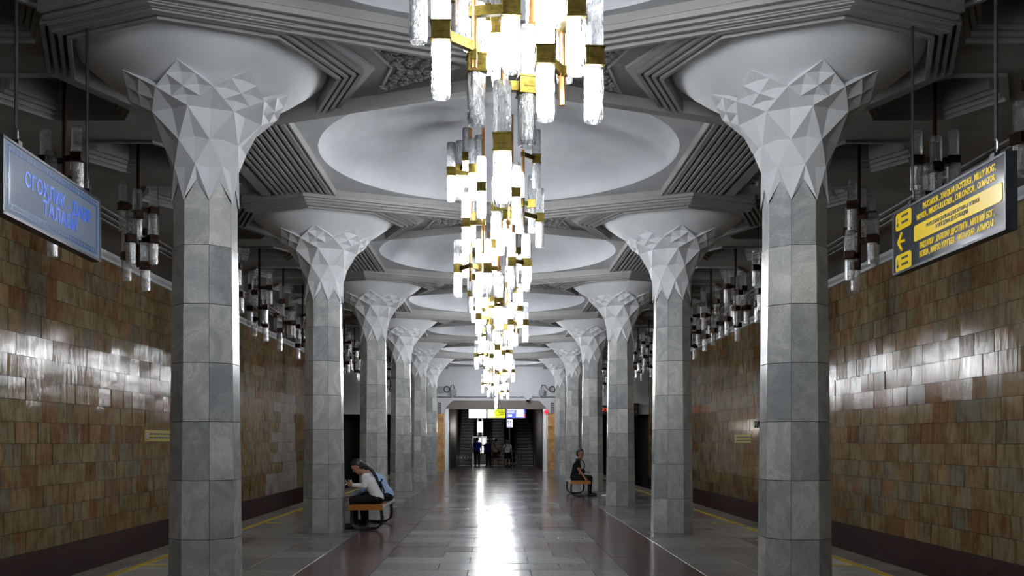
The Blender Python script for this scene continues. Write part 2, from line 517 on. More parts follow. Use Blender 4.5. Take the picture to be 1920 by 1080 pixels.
# star panel with carved arabesque between the octagon and the hall axis
star = [(1.66,0),(1.20,1.0-.02),(1.34,1.02-.10),(2.60,.36),(2.60,-.36),(1.34,-.92),(1.20,-.98)]
chev_me = MB().bar([(1.13,.98),(1.60,0),(1.13,-.98)], .10, ZF-.03, ZF+.004).mesh('chevron_band', PLASTER)
orn = [(1.66,-.60),(2.42,0),(1.66,.60),(1.86,0)]
def inpoly(p, P):
    c = False; j = len(P)-1
    for i in range(len(P)):
        if (P[i][1] > p[1]) != (P[j][1] > p[1]) and p[0] < (P[j][0]-P[i][0])*(p[1]-P[i][1])/(P[j][1]-P[i][1])+P[i][0]: c = not c
        j = i
    return c
def arabesque(P, seed, n, z, size):
    rr = random.Random(seed); mb = MB(); pts = []
    xs = [p[0] for p in P]; ys = [p[1] for p in P]
    t = 0
    while len(pts) < n and t < 4000:
        t += 1
        p = (rr.uniform(min(xs),max(xs)), rr.uniform(min(ys),max(ys)))
        if inpoly(p, P) and all((p[0]-q[0])**2+(p[1]-q[1])**2 > (size*1.15)**2 for q in pts): pts.append(p)
    for p in pts:
        a0 = rr.uniform(0,2*pi); dr = rr.choice((-1,1)); R = size*rr.uniform(.75,1.0); path = []; rad = []
        for k in range(13):
            q = k/12; a = a0 + dr*q*3.4*pi; r_ = R*(1-.85*q)
            path.append((p[0]+r_*cos(a), p[1]+r_*sin(a), z-.012-.02*q)); rad.append(size*(.12+.22*q))
        mb.tube(path, rad, 5)
        a1 = a0 - dr*.6
        tip = (p[0]+R*1.5*cos(a1), p[1]+R*1.5*sin(a1), z-.008)
        mb.tube([path[0], ((path[0][0]+tip[0])/2+.01,(path[0][1]+tip[1])/2,z-.02), tip], [size*.2,size*.26,.004], 5)
    return mb
ORNMAT = plaster('carved_stucco', (.22,.215,.21), (.30,.29,.285))
orn_me = arabesque(orn, 5, 34, ZF, .062).mesh('arabesque', ORNMAT, True)
orn_frame_me = MB().bar([(1.62,-.64),(2.46,0),(1.62,.64),(1.82,0)], .025, ZF-.02, ZF+.004, True).mesh('arabesque_frame', PLASTER)
tri = [(-.28,-.32),(.30,0),(-.28,.32)]
tri_me = arabesque(tri, 9, 14, ZP, .06).mesh('arabesque', ORNMAT, True)
def nm_place(me, nm, y, sd): return place(me, nm, ceiling, (sd*XC, y, 0), 0 if sd < 0 else pi)
for n, y in enumerate(YROW + [YROW[-1]+S]):
    if n == len(YROW):           # only the near half of the last row shows at the end wall
        break
    place(field_me, 'rib_field', ceiling, (0,y,0))
    for sd in (-1, 1):
        for m_ in ring_me: nm_place(m_, 'octagon_rib', y, sd)
        for m_ in line_me:
            nm_place(m_, 'slanted_rib', y, sd)
            o = nm_place(m_, 'slanted_rib', y, sd); o.scale = (1,-1,1)
        nm_place(chev_me, 'chevron_band', y, sd)
        o = nm_place(orn_frame_me, 'arabesque_frame', y, sd); nm_place(orn_me, 'arabesque', y, sd)
# fluted beams along the column lines
NFL = 11
for n in range(len(YROW)):
    y0 = YROW[n]; y1 = y0 + S
    last = n == len(YROW)-1
    for sd in (-1, 1):
        for k in range(NFL):
            u = -.40 + .085*k - .03
            a = y0 + slant(CV, u) - .02; b = (y1 - slant(CV, u) + .02) if not last else YEND
            L = b-a; x = sd*(XC+u)
            fl = MB(); hw = .020
            fl.add([(x-hw-.012,yy,ZP+.005) if q==0 else (x-hw,yy,ZP-.085) if q==1 else (x+hw,yy,ZP-.085) if q==2 else (x+hw+.012,yy,ZP+.005) for yy in (a,b) for q in range(4)],
                   [(0,1,5,4),(1,2,6,5),(2,3,7,6),(0,3,2,1),(4,5,6,7)])
            fl.build('flute', RIBMAT, ceiling)
        MB().box(*sorted((sd*(HX+.02), sd*(XC+.53))), y0+1.2, min(y1-1.2, YEND), ZP-.006, ZP+.004).build('flute_gap_shade', RIBMAT, ceiling)  # thin darker plate added so the gaps between flutes read as deep shade
        x = sd*(HX+.015)
        MB().box(min(x,x+sd*.05), max(x,x+sd*.05), y0+slant(CV,HX-XC)-.03, (y1-slant(CV,HX-XC)+.03) if not last else YEND, ZP-.085, ZP+.005).build('beam_edge', PLASTER, ceiling)
        x = sd*(XC+.52)
        MB().box(min(x,x+sd*.14), max(x,x+sd*.14), y0+slant(CV,.5)-.03, (y1-slant(CV,.5)+.03) if not last else YEND, ZP-.07, ZP+.005).build('beam_edge', RIBMAT, ceiling)
        for q in (2.1, 4.2):
            if y0+q < YEND-.6:
                place(tri_me, 'arabesque', ceiling, (sd*3.88, y0+q, 0), pi if sd < 0 else 0)

# ------------------------------------------------------------------ columns
NV = 8
def shaft_r(z): return .352 - (.352-.303)*z/3.8
JZ = [0,.565,1.125,1.685,2.245,2.805,3.365,3.99]
panel_me = []
for r in range(7):
    z0, z1 = JZ[r]+.003, JZ[r+1]-.003
    g = .004; mb = MB(); vs = []
    for z in (z0, z1):
        R = shaft_r(z)
        xo = R*cos(pi/8); hwid = R*sin(pi/8)-g
        vs += [(xo-.03,-hwid,z),(xo-.03,hwid,z),(xo,hwid,z),(xo,-hwid,z)]
    if r == 6:                   # the topmost slab ends in a point under the capital
        R = shaft_r(3.79); xo = R*cos(pi/8); hw = R*sin(pi/8)-g
        pts = [(-hw,z0),(hw,z0),(hw,3.79),(0,3.985),(-hw,3.79)]
        vs = [(xo-.03,a,z) for a,z in pts] + [(xo,a,z) for a,z in pts]
        mb.add(vs, [(4,3,2,1,0),(5,6,7,8,9)] + [(i,(i+1)%5,5+(i+1)%5,5+i) for i in range(5)])
    else:
        mb.add(vs, [(0,1,2,3),(7,6,5,4),(0,4,5,1),(1,5,6,2),(2,6,7,3),(3,7,4,0)])
    panel_me.append(mb.mesh('marble_slab', MARBLE))
core_me = MB().lathe([(.352*.93,0),(.303*.93,3.99)], 8).mesh('core', GROUT)
# core octagon is rotated so that its faces look along the axes
for v in core_me.vertices:
    a = atan2(v.co.y, v.co.x)+pi/8; r = sqrt(v.co.x**2+v.co.y**2); v.co.x = r*cos(a); v.co.y = r*sin(a)
# calyx: lattice of sunken diamonds
def pol(r, deg, z): a = radians(deg); return Vector((r*cos(a), r*sin(a), z))
LA,LB,LC,LD,LE,LF = (.320,3.79),(.324,4.12),(.385,4.34),(.545,4.59),(.69,4.73),(.825,4.90)
def calyx():
    mb = MB()
    def tri(*p): mb.add(p, [(0,1,2)])
    def dia(b, l, t, r, depth):
        c = (b+l+t+r)/4
        n = (r-l).cross(t-b).normalized()
        c = c - n*depth
        for p, q in ((b,r),(r,t),(t,l),(l,b)): tri(p, q, c)
    def pts(L, deg): return pol(L[0], deg, L[1])
    for k in range(8):
        d = 45*k
        A0, A1 = pts(LA,d-22.5), pts(LA,d+22.5)
        B0, B1 = pts(LB,d), pts(LB,d+45)
        C0, C1 = pts(LC,d-22.5), pts(LC,d+22.5)
        D0, D1 = pts(LD,d), pts(LD,d+45)
        E0, E1 = pts(LE,d-22.5), pts(LE,d+22.5)
        F0 = pts(LF,d)
        V0 = pol(.283, d, 3.985)
        tri(A0, V0, B0); tri(V0, A1, B0)
        dia(A1, B0, C1, B1, .036)
        dia(B0, C0, D0, C1, .052)
        dia(C1, D0, E1, D1, .066)
        # petal split into four small sunken diamonds
        m1, m2, m3, m4 = (D0+E0)/2, (D0+E1)/2, (F0+E0)/2, (F0+E1)/2
        nn = (E1-E0).cross(F0-D0).normalized()
        ce = (D0+E0+F0+E1)/4 + nn*.02
        dia(D0, m1, ce, m2, .03); dia(m1, E0, m3, ce, .03); dia(m2, ce, m4, E1, .03); dia(ce, m3, F0, m4, .03)
        # raised rim towards the bowl
        up = Vector((0,0,.03))
        for p, q in ((E0,F0),(F0,E1)):
            ip = Vector((p.x*.97,p.y*.97,p.z+.035)); iq = Vector((q.x*.97,q.y*.97,q.z+.035))
            mb.add([p,q,iq,ip],[(0,1,2,3)])
    return mb
calyx_me = calyx().mesh('calyx', CAPMAT)
bowl_prof = [(.22,3.9),(.25,4.1),(.29,4.3),(.375,4.49),(.46,4.59),(.575,4.71),(.70,4.82),(.81,4.895),(.91,4.96),(1.07,5.08),(1.145,5.14),(1.175,5.175),(1.17,5.20),(1.12,5.22)]
bowl_me = MB().lathe(bowl_prof, 64).mesh('bowl', CAPMAT, True)
def sname(sd): return 'blue notice board' if sd < 0 else 'yellow lettered direction board'
for sd in (-1, 1):
    for n, y in enumerate(YC):
        if n == 0: lab = 'tall octagonal grey marble column with faceted white capital beside the ' + sname(sd)
        else: lab = '%s octagonal marble column from the %s, faceted white capital' % (ordinal(n), sname(sd))
        if n == 5: lab = 'octagonal marble column nearest the golden stone pier, on the %s side' % sname(sd)
        c = thing('column', lab, 'column', (sd*XC,y,0), 0, 'faceted columns along the platform')
        place(core_me, 'core', c)
        for r in range(7):
            for k in range(8): place(panel_me[r], 'marble_slab', c, (0,0,0), k*pi/4)
        place(bowl_me, 'bowl', c); place(calyx_me, 'calyx', c)

# ================================================================== END OF THE HALL
def xzprism(poly, y0, y1):
    mb = MB().prism([(p[0],p[1]) for p in poly], 0, 1)
    mb.v = [(a, y0+(y1-y0)*c, b) for a,b,c in mb.v]
    return mb
OX, OT = 2.56, 3.56
wall_end = struct(xzprism([(-4.78,0),(-OX,0),(-OX,3.2),(-OX+.36,OT),(OX-.36,OT),(OX,3.2),(OX,0),(4.78,0),(4.78,5.9),(-4.78,5.9)], YEND, YEND+.45).build('wall_end', WHITEWALL))
BULK = plain('grey_brown_bulkhead_paint', (.17,.145,.13), .6)
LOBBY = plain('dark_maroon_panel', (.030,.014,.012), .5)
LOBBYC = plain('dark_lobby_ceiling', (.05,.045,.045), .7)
xzprism([(-OX,3.12),(OX,3.12),(OX,3.22),(OX-.36,OT),(-OX+.36,OT),(-OX,3.22)], YEND+.05, YEND+.5).build('bulkhead', BULK, wall_end)
for sd in (-1, 1):
    xa, xb = sorted((sd*(OX-.16), sd*(OX+.02)))
    MB().box(xa, xb, YEND-.06, YEND+.5, 0, 3.14).build('jamb', STEEL, wall_end)
    xa, xb = sorted((sd*OX, sd*(OX+.3)))
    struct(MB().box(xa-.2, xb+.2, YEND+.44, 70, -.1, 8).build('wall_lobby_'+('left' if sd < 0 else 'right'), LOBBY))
    # tunnel mouth over the track
    nm = 'left' if sd < 0 else 'right'
    xa, xb = sorted((sd*4.78, sd*8.0))
    tw = struct(MB().box(xa, xb, YEND, YEND+.4, 2.86, 5.9).build('wall_portal_'+nm, WHITEWALL))
    MB().box(*sorted((sd*4.78, sd*8.0)), YEND+.3, 75, 2.9, 3.1).build('tunnel_roof', TUNNEL, tw)
    MB().box(*sorted((sd*7.78, sd*8.0)), YEND+.2, 75, -1.3, 3.1).build('tunnel_side', TUNNEL, tw)
    MB().box(*sorted((sd*4.6, sd*4.80)), YEND+.05, 75, -1.3, 3.1).build('tunnel_side', TUNNEL, tw)
    MB().box(*sorted((sd*4.6, sd*8.0)), 74.8, 75, -1.5, 3.1).build('tunnel_end', TUNNEL, tw)
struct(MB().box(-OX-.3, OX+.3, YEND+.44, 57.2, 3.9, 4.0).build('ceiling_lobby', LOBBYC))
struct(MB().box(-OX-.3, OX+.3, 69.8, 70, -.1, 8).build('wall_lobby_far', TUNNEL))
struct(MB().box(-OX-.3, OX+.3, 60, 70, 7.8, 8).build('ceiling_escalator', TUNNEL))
# ledge and conduit across the white wall
pipe = MB().tube([(-4.7,YEND-.06,3.74),(4.7,YEND-.06,3.74)], .025, 8).build('conduit', STEEL, wall_end)
for k in range(9): MB().box(-4.4+1.1*k-.02, -4.4+1.1*k+.02, YEND-.095, YEND+.01, 3.71, 3.77).build('clip', STEEL, pipe)

def px(x, y, d):  # point seen at pixel (x, y) of the photograph at distance d (used for measuring only)
    return (CX+(x-VPX)*d/F, d, CZ+(VPY-y)*d/F)
GREYBOX = plain('grey_box_paint', (.32,.33,.35), .5)
CABLE = plain('black_cable', (.012,.012,.012), .5)
def wallbox(x, z, w, h, label):
    t = thing('junction_box', label, 'junction box', (x, YEND-.034, z), 0, 'grey boxes on the white end wall')
    MB().box(-w/2, w/2, -.16, .03, -h/2, h/2).build('housing', GREYBOX, t)
    MB().box(-w/2-.01, w/2+.01, -.18, -.16, -h/2-.01, h/2+.01).build('lid', GREYBOX, t)
    MB().tube([(0,-.08,-h/2+.01),(0,-.08,-h/2-.03)], .02, 8).build('gland', CABLE, t)
def coil(cx, cz, ends, label):
    pts = []
    y = YEND-.1
    for k in range(41):
        a = 2*pi*k/16 + pi/2
        pts.append((cx+.15*cos(a)*(1+.04*sin(k)), y-.002*k, cz+.15*sin(a)))
    mb = MB().tube(pts, .021, 6)
    for (ex, ez) in ends:
                mb.tube([(cx+.12*(1 if ex>cx else -1), y-.05, cz-.05),((cx+ex)/2, y-.05, cz+.02),((cx*.3+ex*.7), y-.05, cz+.20),(ex, y-.04, cz+.22),(ex+.05*(1 if ex>cx else -1), y-.03, ez+.14),(ex+.05*(1 if ex>cx else -1), y-.02, ez+.10)], .021, 6)
    tag(mb.build('cable_coil', CABLE), label, 'cable')
m47 = 47.2/F
for (b1, b2, cl) in (((826,731),(851,736),(838,730)),):
    wallbox(CX+(826-VPX)*m47, CZ+(VPY-731)*m47, .27, .32, 'grey junction box on the white wall beside the black cable coil, nearer the columns')
    wallbox(CX+(851-VPX)*m47, CZ+(VPY-737)*m47+.02, .26, .28, 'grey junction box hanging below a looped cable end on the white wall')
    coil(CX+(838-VPX)*m47, CZ+(VPY-730)*m47, [(CX+(850-VPX)*m47, CZ+(VPY-733)*m47)], 'black cable coil between two grey boxes on the white wall')
wallbox(CX+(1015-VPX)*m47, CZ+(VPY-737)*m47+.02, .27, .28, 'single grey junction box on the white wall above the dome camera')
coil(CX+(1035-VPX)*m47, CZ+(VPY-730)*m47, [(CX+(1016-VPX)*m47, CZ+(VPY-733)*m47)], 'black cable coil with a single grey box beside it on the white wall')
# golden stone piers flanking the opening
for sd, lab in ((-1,'golden onyx pier beside the escalator opening, on the blue notice board side'),(1,'golden onyx pier below the red lamp beside the escalator opening')):
    t = thing('stone_pier', lab, 'pier', (sd*2.79, 46.6, 0), 0, 'golden piers by the opening')
    zs = [0,.42,1.1,1.62,2.25,2.87]
    for k in range(5):
        MB().bbox(-.2, .2, -.2, .66, zs[k], zs[k+1]-.006, .004).build('stone_block', ONYX, t)
    sp = thing('column_speaker', 'slim black column speaker standing on the golden pier on the %s side' % sname(sd), 'speaker', (sd*2.83, 46.7, 2.862), 0, 'speakers on the piers')
    MB().bbox(-.07, .07, -.07, .07, 0, .56, .015).build('cabinet', BLACKSTEEL, sp)
    for k in range(5): MB().box(-.05, .05, -.078, -.068, .06+.095*k, .13+.095*k).build('grille', GREYBOX, sp)
RED = plain('red_lamp_lens', (.7,.02,.03), .3, emit=(1,.05,.08), es=.3)
t = thing('alarm_beacon', 'small round red alarm lamp on the jamb above the golden pier', 'lamp', px(1024.5,772,46.3))
mb = MB().lathe([(.001,.11),(.07,.09),(.10,.04),(.105,0),(.10,-.05),(.001,-.06)], 14); mb.v = [(a,-c,b) for a,b,c in mb.v]; mb.build('lens', RED, t, smooth=True)
MB().box(-.06,.06,.02,.94,-.02,.06).build('bracket', GREYBOX, t)
# dome camera
t = thing('dome_camera', 'small white dome security camera under the white wall ledge', 'camera', px(990,750,47.15))
MB().box(-.2,.2,-.05,.17,.10,.30).build('mount', WHITEWALL, t)
MB().lathe([(.001,.13),(.09,.12),(.11,.05),(.11,0)], 14).build('housing', WHITEWALL, t, smooth=True)
MB().lathe([(.10,.01),(.085,-.06),(.04,-.1),(.001,-.11)], 14).build('lens_dome', BLACKSTEEL, t, smooth=True)
# red clock and signal over the tunnel mouth
def text_mesh(body, size, mat_, fitw=None, align='CENTER', bold=0.0, extrude=.0015):
    c = bpy.data.curves.new('lettering', 'FONT'); c.body = body; c.size = size; c.align_x = align; c.align_y = 'CENTER'
    c.offset = bold; c.extrude = extrude; c.resolution_u = 3
    o = bpy.data.objects.new('lettering', c); COL.objects.link(o)
    bpy.context.view_layer.update()
    me = bpy.data.meshes.new_from_object(o.evaluated_get(bpy.context.evaluated_depsgraph_get()))
    bpy.data.objects.remove(o); bpy.data.curves.remove(c)
    me.materials.clear(); me.materials.append(mat_)
    if fitw:
        xs = [v.co.x for v in me.vertices]; w = max(xs)-min(xs)
        for v in me.vertices: v.co.x *= fitw/w
    return me
REDLED = emitter('red_led', (1,.10,.03), .35)
t = thing('digital_clock', 'black clock with glowing red digits above the tunnel mouth', 'clock', px(1134,768,47.2))
MB().box(-.62,.62,-.08,.12,-.22,.22).build('case', BLACKSTEEL, t)
o = place(text_mesh('00:07', .30, REDLED, .85), 'digits', t, (0,-.085,0)); o.rotation_euler = (pi/2,0,0)
t = thing('tunnel_signal', 'black signal head hanging beside the tunnel mouth', 'signal', px(1192,767,47.1))
MB().bbox(-.14,.14,-.12,.22,-.32,.3,.03).build('head', BLACKSTEEL, t)
LENS = plain('dim_signal_lens', (.25,.10,.08), .2)
for z in (.12,-.14):
    mb = MB().lathe([(.001,.02),(.06,.015),(.075,0),(.085,0),(.09,.07)], 12); mb.v=[(a,-c-.12,b+z) for a,b,c in mb.v]; mb.build('lens', LENS, t)

# display screens under the bulkhead
def screen(name, label, x0, x1, y0, y1, d, base, bars, es, rods):
    a = px(x0,y1,d); b = px(x1,y0,d); w = b[0]-a[0]; h = b[2]-a[2]
    t = thing(name, label, 'screen', ((a[0]+b[0])/2, d, (a[2]+b[2])/2), 0, 'screens above the escalators')
    MB().box(-w/2-.02, w/2+.02, 0, .09, -h/2-.02, h/2+.02).build('housing', BLACKSTEEL, t)
    MB().box(-w/2, w/2, -.008, .002, -h/2, h/2).build('display', emitter('display_'+name, base, es), t)
    cm = {}
    for (u0,u1,v0,v1,c) in bars:
        if c not in cm: cm[c] = emitter('display_print', c, es)
        MB().box(-w/2+u0*w, -w/2+u1*w, -.011, -.007, -h/2+v0*h, -h/2+v1*h).build('display_line', cm[c], t)
    for xr in rods: MB().tube([(xr,.05,h/2),(xr,.05,h/2+(3.6-(a[2]+b[2])/2-h/2))], .015, 6).build('hanger', BLACKSTEEL, t)
DK = (.02,.02,.01); YG = (.55,.65,.02); BL = (.10,.14,.75); WH = (.95,.97,1); GR = (.6,.66,.8)
screen('display_screen','bright white display screen left of the yellow timetable screen, above the escalators',879,911.4,762,783.5,47.6,(.85,.92,1),[(.55,.95,.80,.9,GR),(.05,.3,.18,.24,(.2,.25,.7)),(.05,.6,.03,.08,WH),(.8,.97,.2,.4,GR)],.62,(-.35,.42))
screen('display_screen','yellow-green lit timetable screen in the middle above the escalators',914,947,762.5,783.5,47.6,YG,[(0,.42,0,1,(.80,.82,.55)),(.55,.98,.76,.80,DK),(.5,.98,.62,.66,DK),(.62,1,.48,.53,DK),(.70,1,.30,.35,DK),(.52,.92,.22,.25,DK),(.1,.8,.02,.13,(.8,.85,.15)),(.1,.4,.5,.54,(.6,.62,.4)),(.1,.4,.3,.34,(.6,.62,.4))],.5,(-.42,.45))
screen('display_screen','blue and white advertising screen beside the yellow timetable screen',949.5,984.5,762,783.5,47.6,BL,[(.04,.5,.68,.78,WH),(.04,.45,.54,.62,WH),(.04,.42,.40,.48,WH),(.08,.3,.1,.3,WH),(.52,.92,.05,.95,(.85,.86,.98)),(.58,.8,.55,.6,(.3,.3,.6)),(.58,.85,.40,.45,(.3,.3,.6)),(.86,.99,.02,.34,(.8,.15,.3))],.5,(-.4,.42))
t = thing('info_panel','small upright lit panel on a post below the blue screen','screen',(px(956,801,56)[0],56.4,0))
z0 = px(956,801,56)[2]; z1 = px(956,786,56)[2]
MB().tube([(0,.05,0),(0,.05,z0)], .04, 8).build('post', STEEL, t)
MB().box(-.2,.2,0,.09,z0-.02,z1+.02).build('housing', BLACKSTEEL, t)
MB().box(-.18,.18,-.008,.002,z0,z1).build('display', emitter('panel_light',(.72,.75,.98),.45), t)
pm = emitter('panel_print',(.25,.22,.6),.3)
for k,(u,v,w,h) in enumerate(((-.10,.36,.08,.10),(.05,.33,.07,.12),(-.06,.2,.10,.06),(.08,.18,.06,.10),(-.1,.06,.06,.08),(.04,.05,.1,.06))):
    MB().box(u-w/2,u+w/2,-.011,-.007,z0+v-h/2,z0+v+h/2).build('display_line', pm, t)

# escalators
STEP = plain('escalator_step', (.09,.09,.095), .5, .3)
STEPE = plain('step_edge', (.32,.32,.33), .4, .5)
BAL = plain('escalator_balustrade', (.045,.04,.04), .35)
HAND = plain('rubber_handrail', (.01,.01,.01), .5)
YE = 57.0
for k,(xc,lab) in enumerate(((-1.78,'dark escalator rising behind the striped barrier tape'),(.02,'middle dark escalator rising behind the group of standing people'),(1.80,'dark escalator rising behind the small railing beside the info panel'))):
    t = thing('escalator', lab, 'escalator', (xc, YE, 0), 0, 'escalators beyond the hall')
    for q in range(24):
        st = MB().box(-.5, .5, .36*q, .36*q+.5, .205*q-.15, .205*q+.02).build('step', STEP, t)
        MB().box(-.5, .5, .36*q-.012, .36*q+.02, .205*q-.005, .205*q+.024).build('step_edge', STEPE, st)
    for sx in (-1, 1):
        xa, xb = sorted((sx*.52, sx*.60))
        L = 24*.36; Hh = 24*.205
        mb = MB(); p = [(-.7,-.02),(0,-.02),(L,Hh-.2),(L,Hh+.95),(.1,.98),(-.5,.98),(-.7,.8)]
        mb.prism(p, xa, xb); mb.v = [(c,a,b) for a,b,c in mb.v]; mb.build('balustrade', BAL, t)
        MB().tube([(sx*.56,L,Hh+.99),(sx*.56,.1,1.02),(sx*.56,-.5,1.02),(sx*.56,-.74,.88),(sx*.56,-.76,.7)], .045, 8).build('handrail', HAND, t)
        if sx < 0: MB().tube([(sx*.64,.2,.3),(sx*.64,L,Hh+.25)], .02, 6).build('skirt_light_strip', STEEL, t)
# lamp columns between the escalators
LAMP = emitter('lobby_lamp', (1,.97,.88), 16)
t = thing('balustrade_lamp','glowing white tube lamp on a post between the escalators','lamp',(px(900,800,56.6)[0],56.6,0))
MB().tube([(0,0,0),(0,0,2.05)], .05, 8).build('post', STEEL, t)
MB().lathe([(.001,2.04),(.09,2.05),(.1,2.1),(.1,2.62),(.06,2.68),(.001,2.69)], 14).build('lamp_tube', LAMP, t, smooth=True)
MB().lathe([(.001,2.0),(.11,2.0),(.11,2.06),(.001,2.06)], 14).build('collar', STEEL, t)
for sx in (-.14,.14): MB().box(sx-.05, sx+.05, .2,.28, 0, 2.9).build('side_panel', plain('grey_glass_panel',(.10,.12,.11),.2), t)
# attendant kiosk with lit glass
KGL = plain('lit_booth_glass', (.55,.6,.55), .3, emit=(.85,.95,.95), es=.35)
t = thing('attendant_booth','glazed attendant booth with lit panes behind the two people in blue','booth',(px(900,872,57)[0],55.86,0))
for x in (-.4,.4):
    for y in (0,.26): MB().box(x-.025,x+.025,y-.025,y+.025,0,1.72).build('post', STEEL, t)
MB().box(-.43,.43,-.03,.29,1.70,1.78).build('roof_frame', STEEL, t)
MB().box(-.43,.43,-.03,.29,.02,.08).build('base_frame', STEEL, t)
for (x0,x1,z0_,z1_) in ((-.1,.1,1.25,1.68),(.14,.36,1.3,1.68),(-.02,.24,.78,1.2)): MB().box(x0,x1,.1,.12,z0_,z1_).build('pane', KGL, t)
MB().box(-.35,.35,.05,.25,.08,.72).build('counter', BAL, t)
def rail(x0, x1, d, h, lab):
    t = thing('barrier_railing', lab, 'railing', ((x0+x1)/2, d, 0), 0, 'low steel railings by the escalators'); w = x1-x0
    for x in (-w/2, 0, w/2): MB().tube([(x,0,0),(x,0,h)], .03, 8).build('post', STEEL, t)
    for z in (h, h*.5, .08): MB().tube([(-w/2,0,z),(w/2,0,z)], .028, 8).build('bar', STEEL, t)
p0 = px(946,870,56.2); p1 = px(975,870,56.2)
rail(p0[0], p1[0], 55.9, .92, 'low steel railing behind the person in the white blouse')
rail(px(846,0,55)[0], px(855,0,55)[0], 55.2, .8, 'short steel railing beside the striped barrier tape')
rail(px(1005,0,55)[0], px(1013,0,55)[0], 55.2, .8, 'short steel railing by the jamb on the yellow board side')
t = thing('barrier_tape','black and white striped barrier tape across the escalator foot','tape',(px(867,858,55.9)[0],55.9,px(867,858,55.9)[2]))
MB().box(-.58,.58,-.006,.006,-.05,.05).build('tape', BLACKSTEEL, t)
for k in range(6): 
    x = -.5+.19*k
    MB().add([(x,-.009,-.05),(x+.09,-.009,-.05),(x+.14,-.009,.05),(x+.05,-.009,.05),(x,.009,-.05),(x+.09,.009,-.05),(x+.14,.009,.05),(x+.05,.009,.05)],[(0,1,2,3),(7,6,5,4),(0,4,5,1),(1,5,6,2),(2,6,7,3),(3,7,4,0)]).build('stripe', WHITEWALL, t)
for x in (-.58,.58): MB().tube([(x,0,.08),(x,0,-t.location.z)], .02, 8).build('post', STEEL, t)

# ================================================================== CHANDELIERS
def tube_mesh(r, L, name, m, sgn):
    """hollow cast glass tube hanging from (or standing on) its collar, shallow ribs, thick rounded end"""
    k = 16; mb = MB(); prof = [(.80,.055),(1.0,.062),(1.0,L*.45),(.98,L*.7),(1.0,L-.05),(1.0,L-.03),(.90,L),(.72,L),(.70,L-.05)]
    vs = []
    for i,(q,z) in enumerate(prof):
        for j in range(k):
            a = 2*pi*j/k; rr = r*q*(1.0 if j % 2 else .945)
            # soft square cross-section
            sq = 1/max(abs(cos(a)),abs(sin(a)))
            rr *= .93 + .07*min(sq,1.3)
            vs.append((rr*cos(a), rr*sin(a), sgn*z))
    n = len(prof)
    fs = [(i*k+j,i*k+(j+1)%k,(i+1)*k+(j+1)%k,(i+1)*k+j) for i in range(n-1) for j in range(k)]
    fs.append(tuple(range(k-1,-1,-1))); fs.append(tuple((n-1)*k+j for j in range(k)))
    mb.add(vs, fs)
    return mb.mesh(name, m)
def bulb_mesh(r, z0, z1, sgn):
    return MB().lathe([(.001,sgn*z0),(r,sgn*z0),(r,sgn*(z1-.03)),(r*.7,sgn*(z1-.008)),(.001,sgn*z1)], 10).mesh('lamp', BULBMAT, True)
GR, GL = .061, .385
g_up = tube_mesh(GR, GL, 'glass_tube', GLASS, 1); g_dn = tube_mesh(GR, GL, 'glass_tube', GLASS, -1)
b_up = bulb_mesh(.051, .08, .335, 1); b_dn = bulb_mesh(.051, .08, .335, -1)
def collar_mesh(w, h, m):
    mb = MB().box(-w/2,w/2,-w/2,w/2,-h/2,h/2)
    mb.box(-w/2-.006,w/2+.006,-w/2-.006,w/2+.006,h/2-.008,h/2+.002); mb.box(-w/2-.006,w/2+.006,-w/2-.006,w/2+.006,-h/2-.002,-h/2+.008)
    mb.box(-w*.28,w*.28,-w/2-.005,w/2+.005,-.012,.012)
    return mb.mesh('collar', m)
c_me = collar_mesh(.112, .112, BRASS)
D1, D2 = YD[0], YD[1]
def rel(x, y, dy, D):            # offsets from the chandelier axis; every other chandelier hangs turned by half a turn
    d = D+dy; k = 1 if D == D1 else -1; return (k*(CX+(x-VPX)*d/F), k*dy, CZ+(VPY-y)*d/F)
UNITS = [rel(827,62,-.42,D1)+(1,1), rel(893,122,-.08,D1)+(0,0), rel(912,30,.36,D1)+(0,1), rel(957,18,-.25,D1)+(1,1),
         rel(937,52,.30,D1)+(0,1), rel(942,270,-.16,D1)+(0,1), rel(988,163,.02,D1)+(0,0), rel(1022,107,-.30,D1)+(1,1),
         rel(1080,20,-.34,D1)+(1,1), rel(1113,110,-.30,D1)+(0,1),
         rel(846,323,0,D2)+(0,1), rel(875,295,.12,D2)+(0,1), rel(862,318,.42,D2)+(0,1), rel(899,310,-.2,D2)+(0,1),
         rel(1006,299,0,D2)+(0,0), rel(884,408,.15,D2)+(0,1), rel(931,389,-.42,D2)+(0,0), rel(975,381,-.22,D2)+(1,0),
         rel(998,383,.34,D2)+(0,0), rel(1012,409,0,D2)+(0,0),
         (.22,.52,4.7,1,1), (-.22,.55,4.62,0,1), (.33,.44,4.95,0,1), (-.02,.2,5.0,0,1), (.42,.3,4.3,1,1)]
RODS = [rel(889,128,-.22,D1), rel(944,172,.0,D1), rel(1054,198,-.08,D1), rel(853,50,.22,D1), (.20,.34,3.9), (-.12,.42,4.2)]
arm_cache = {}
def chandelier(y, lab, rz=0):
    t = thing('chandelier', lab, 'chandelier', (0,y,0), rz, 'lit glass chandeliers along the hall axis')
    for (x,yy,z) in RODS:
        place(rod_me[(x,yy,z)], 'rod', t, (x,yy,0))
    for i,(x,yy,z,lu,ll) in enumerate(UNITS):
        c = place(c_me, 'collar', t, (x,yy,z), unit_rz[i])
        place(arm_me[i], 'arm', t, (0,0,0))
        g = place(g_up, 'glass_tube', t, (x,yy,z), unit_rz[i])
        if lu: place(b_up, 'lamp', g, (0,0,0))
        g = place(g_dn, 'glass_tube', t, (x,yy,z), unit_rz[i])
        if ll: place(b_dn, 'lamp', g, (0,0,0))
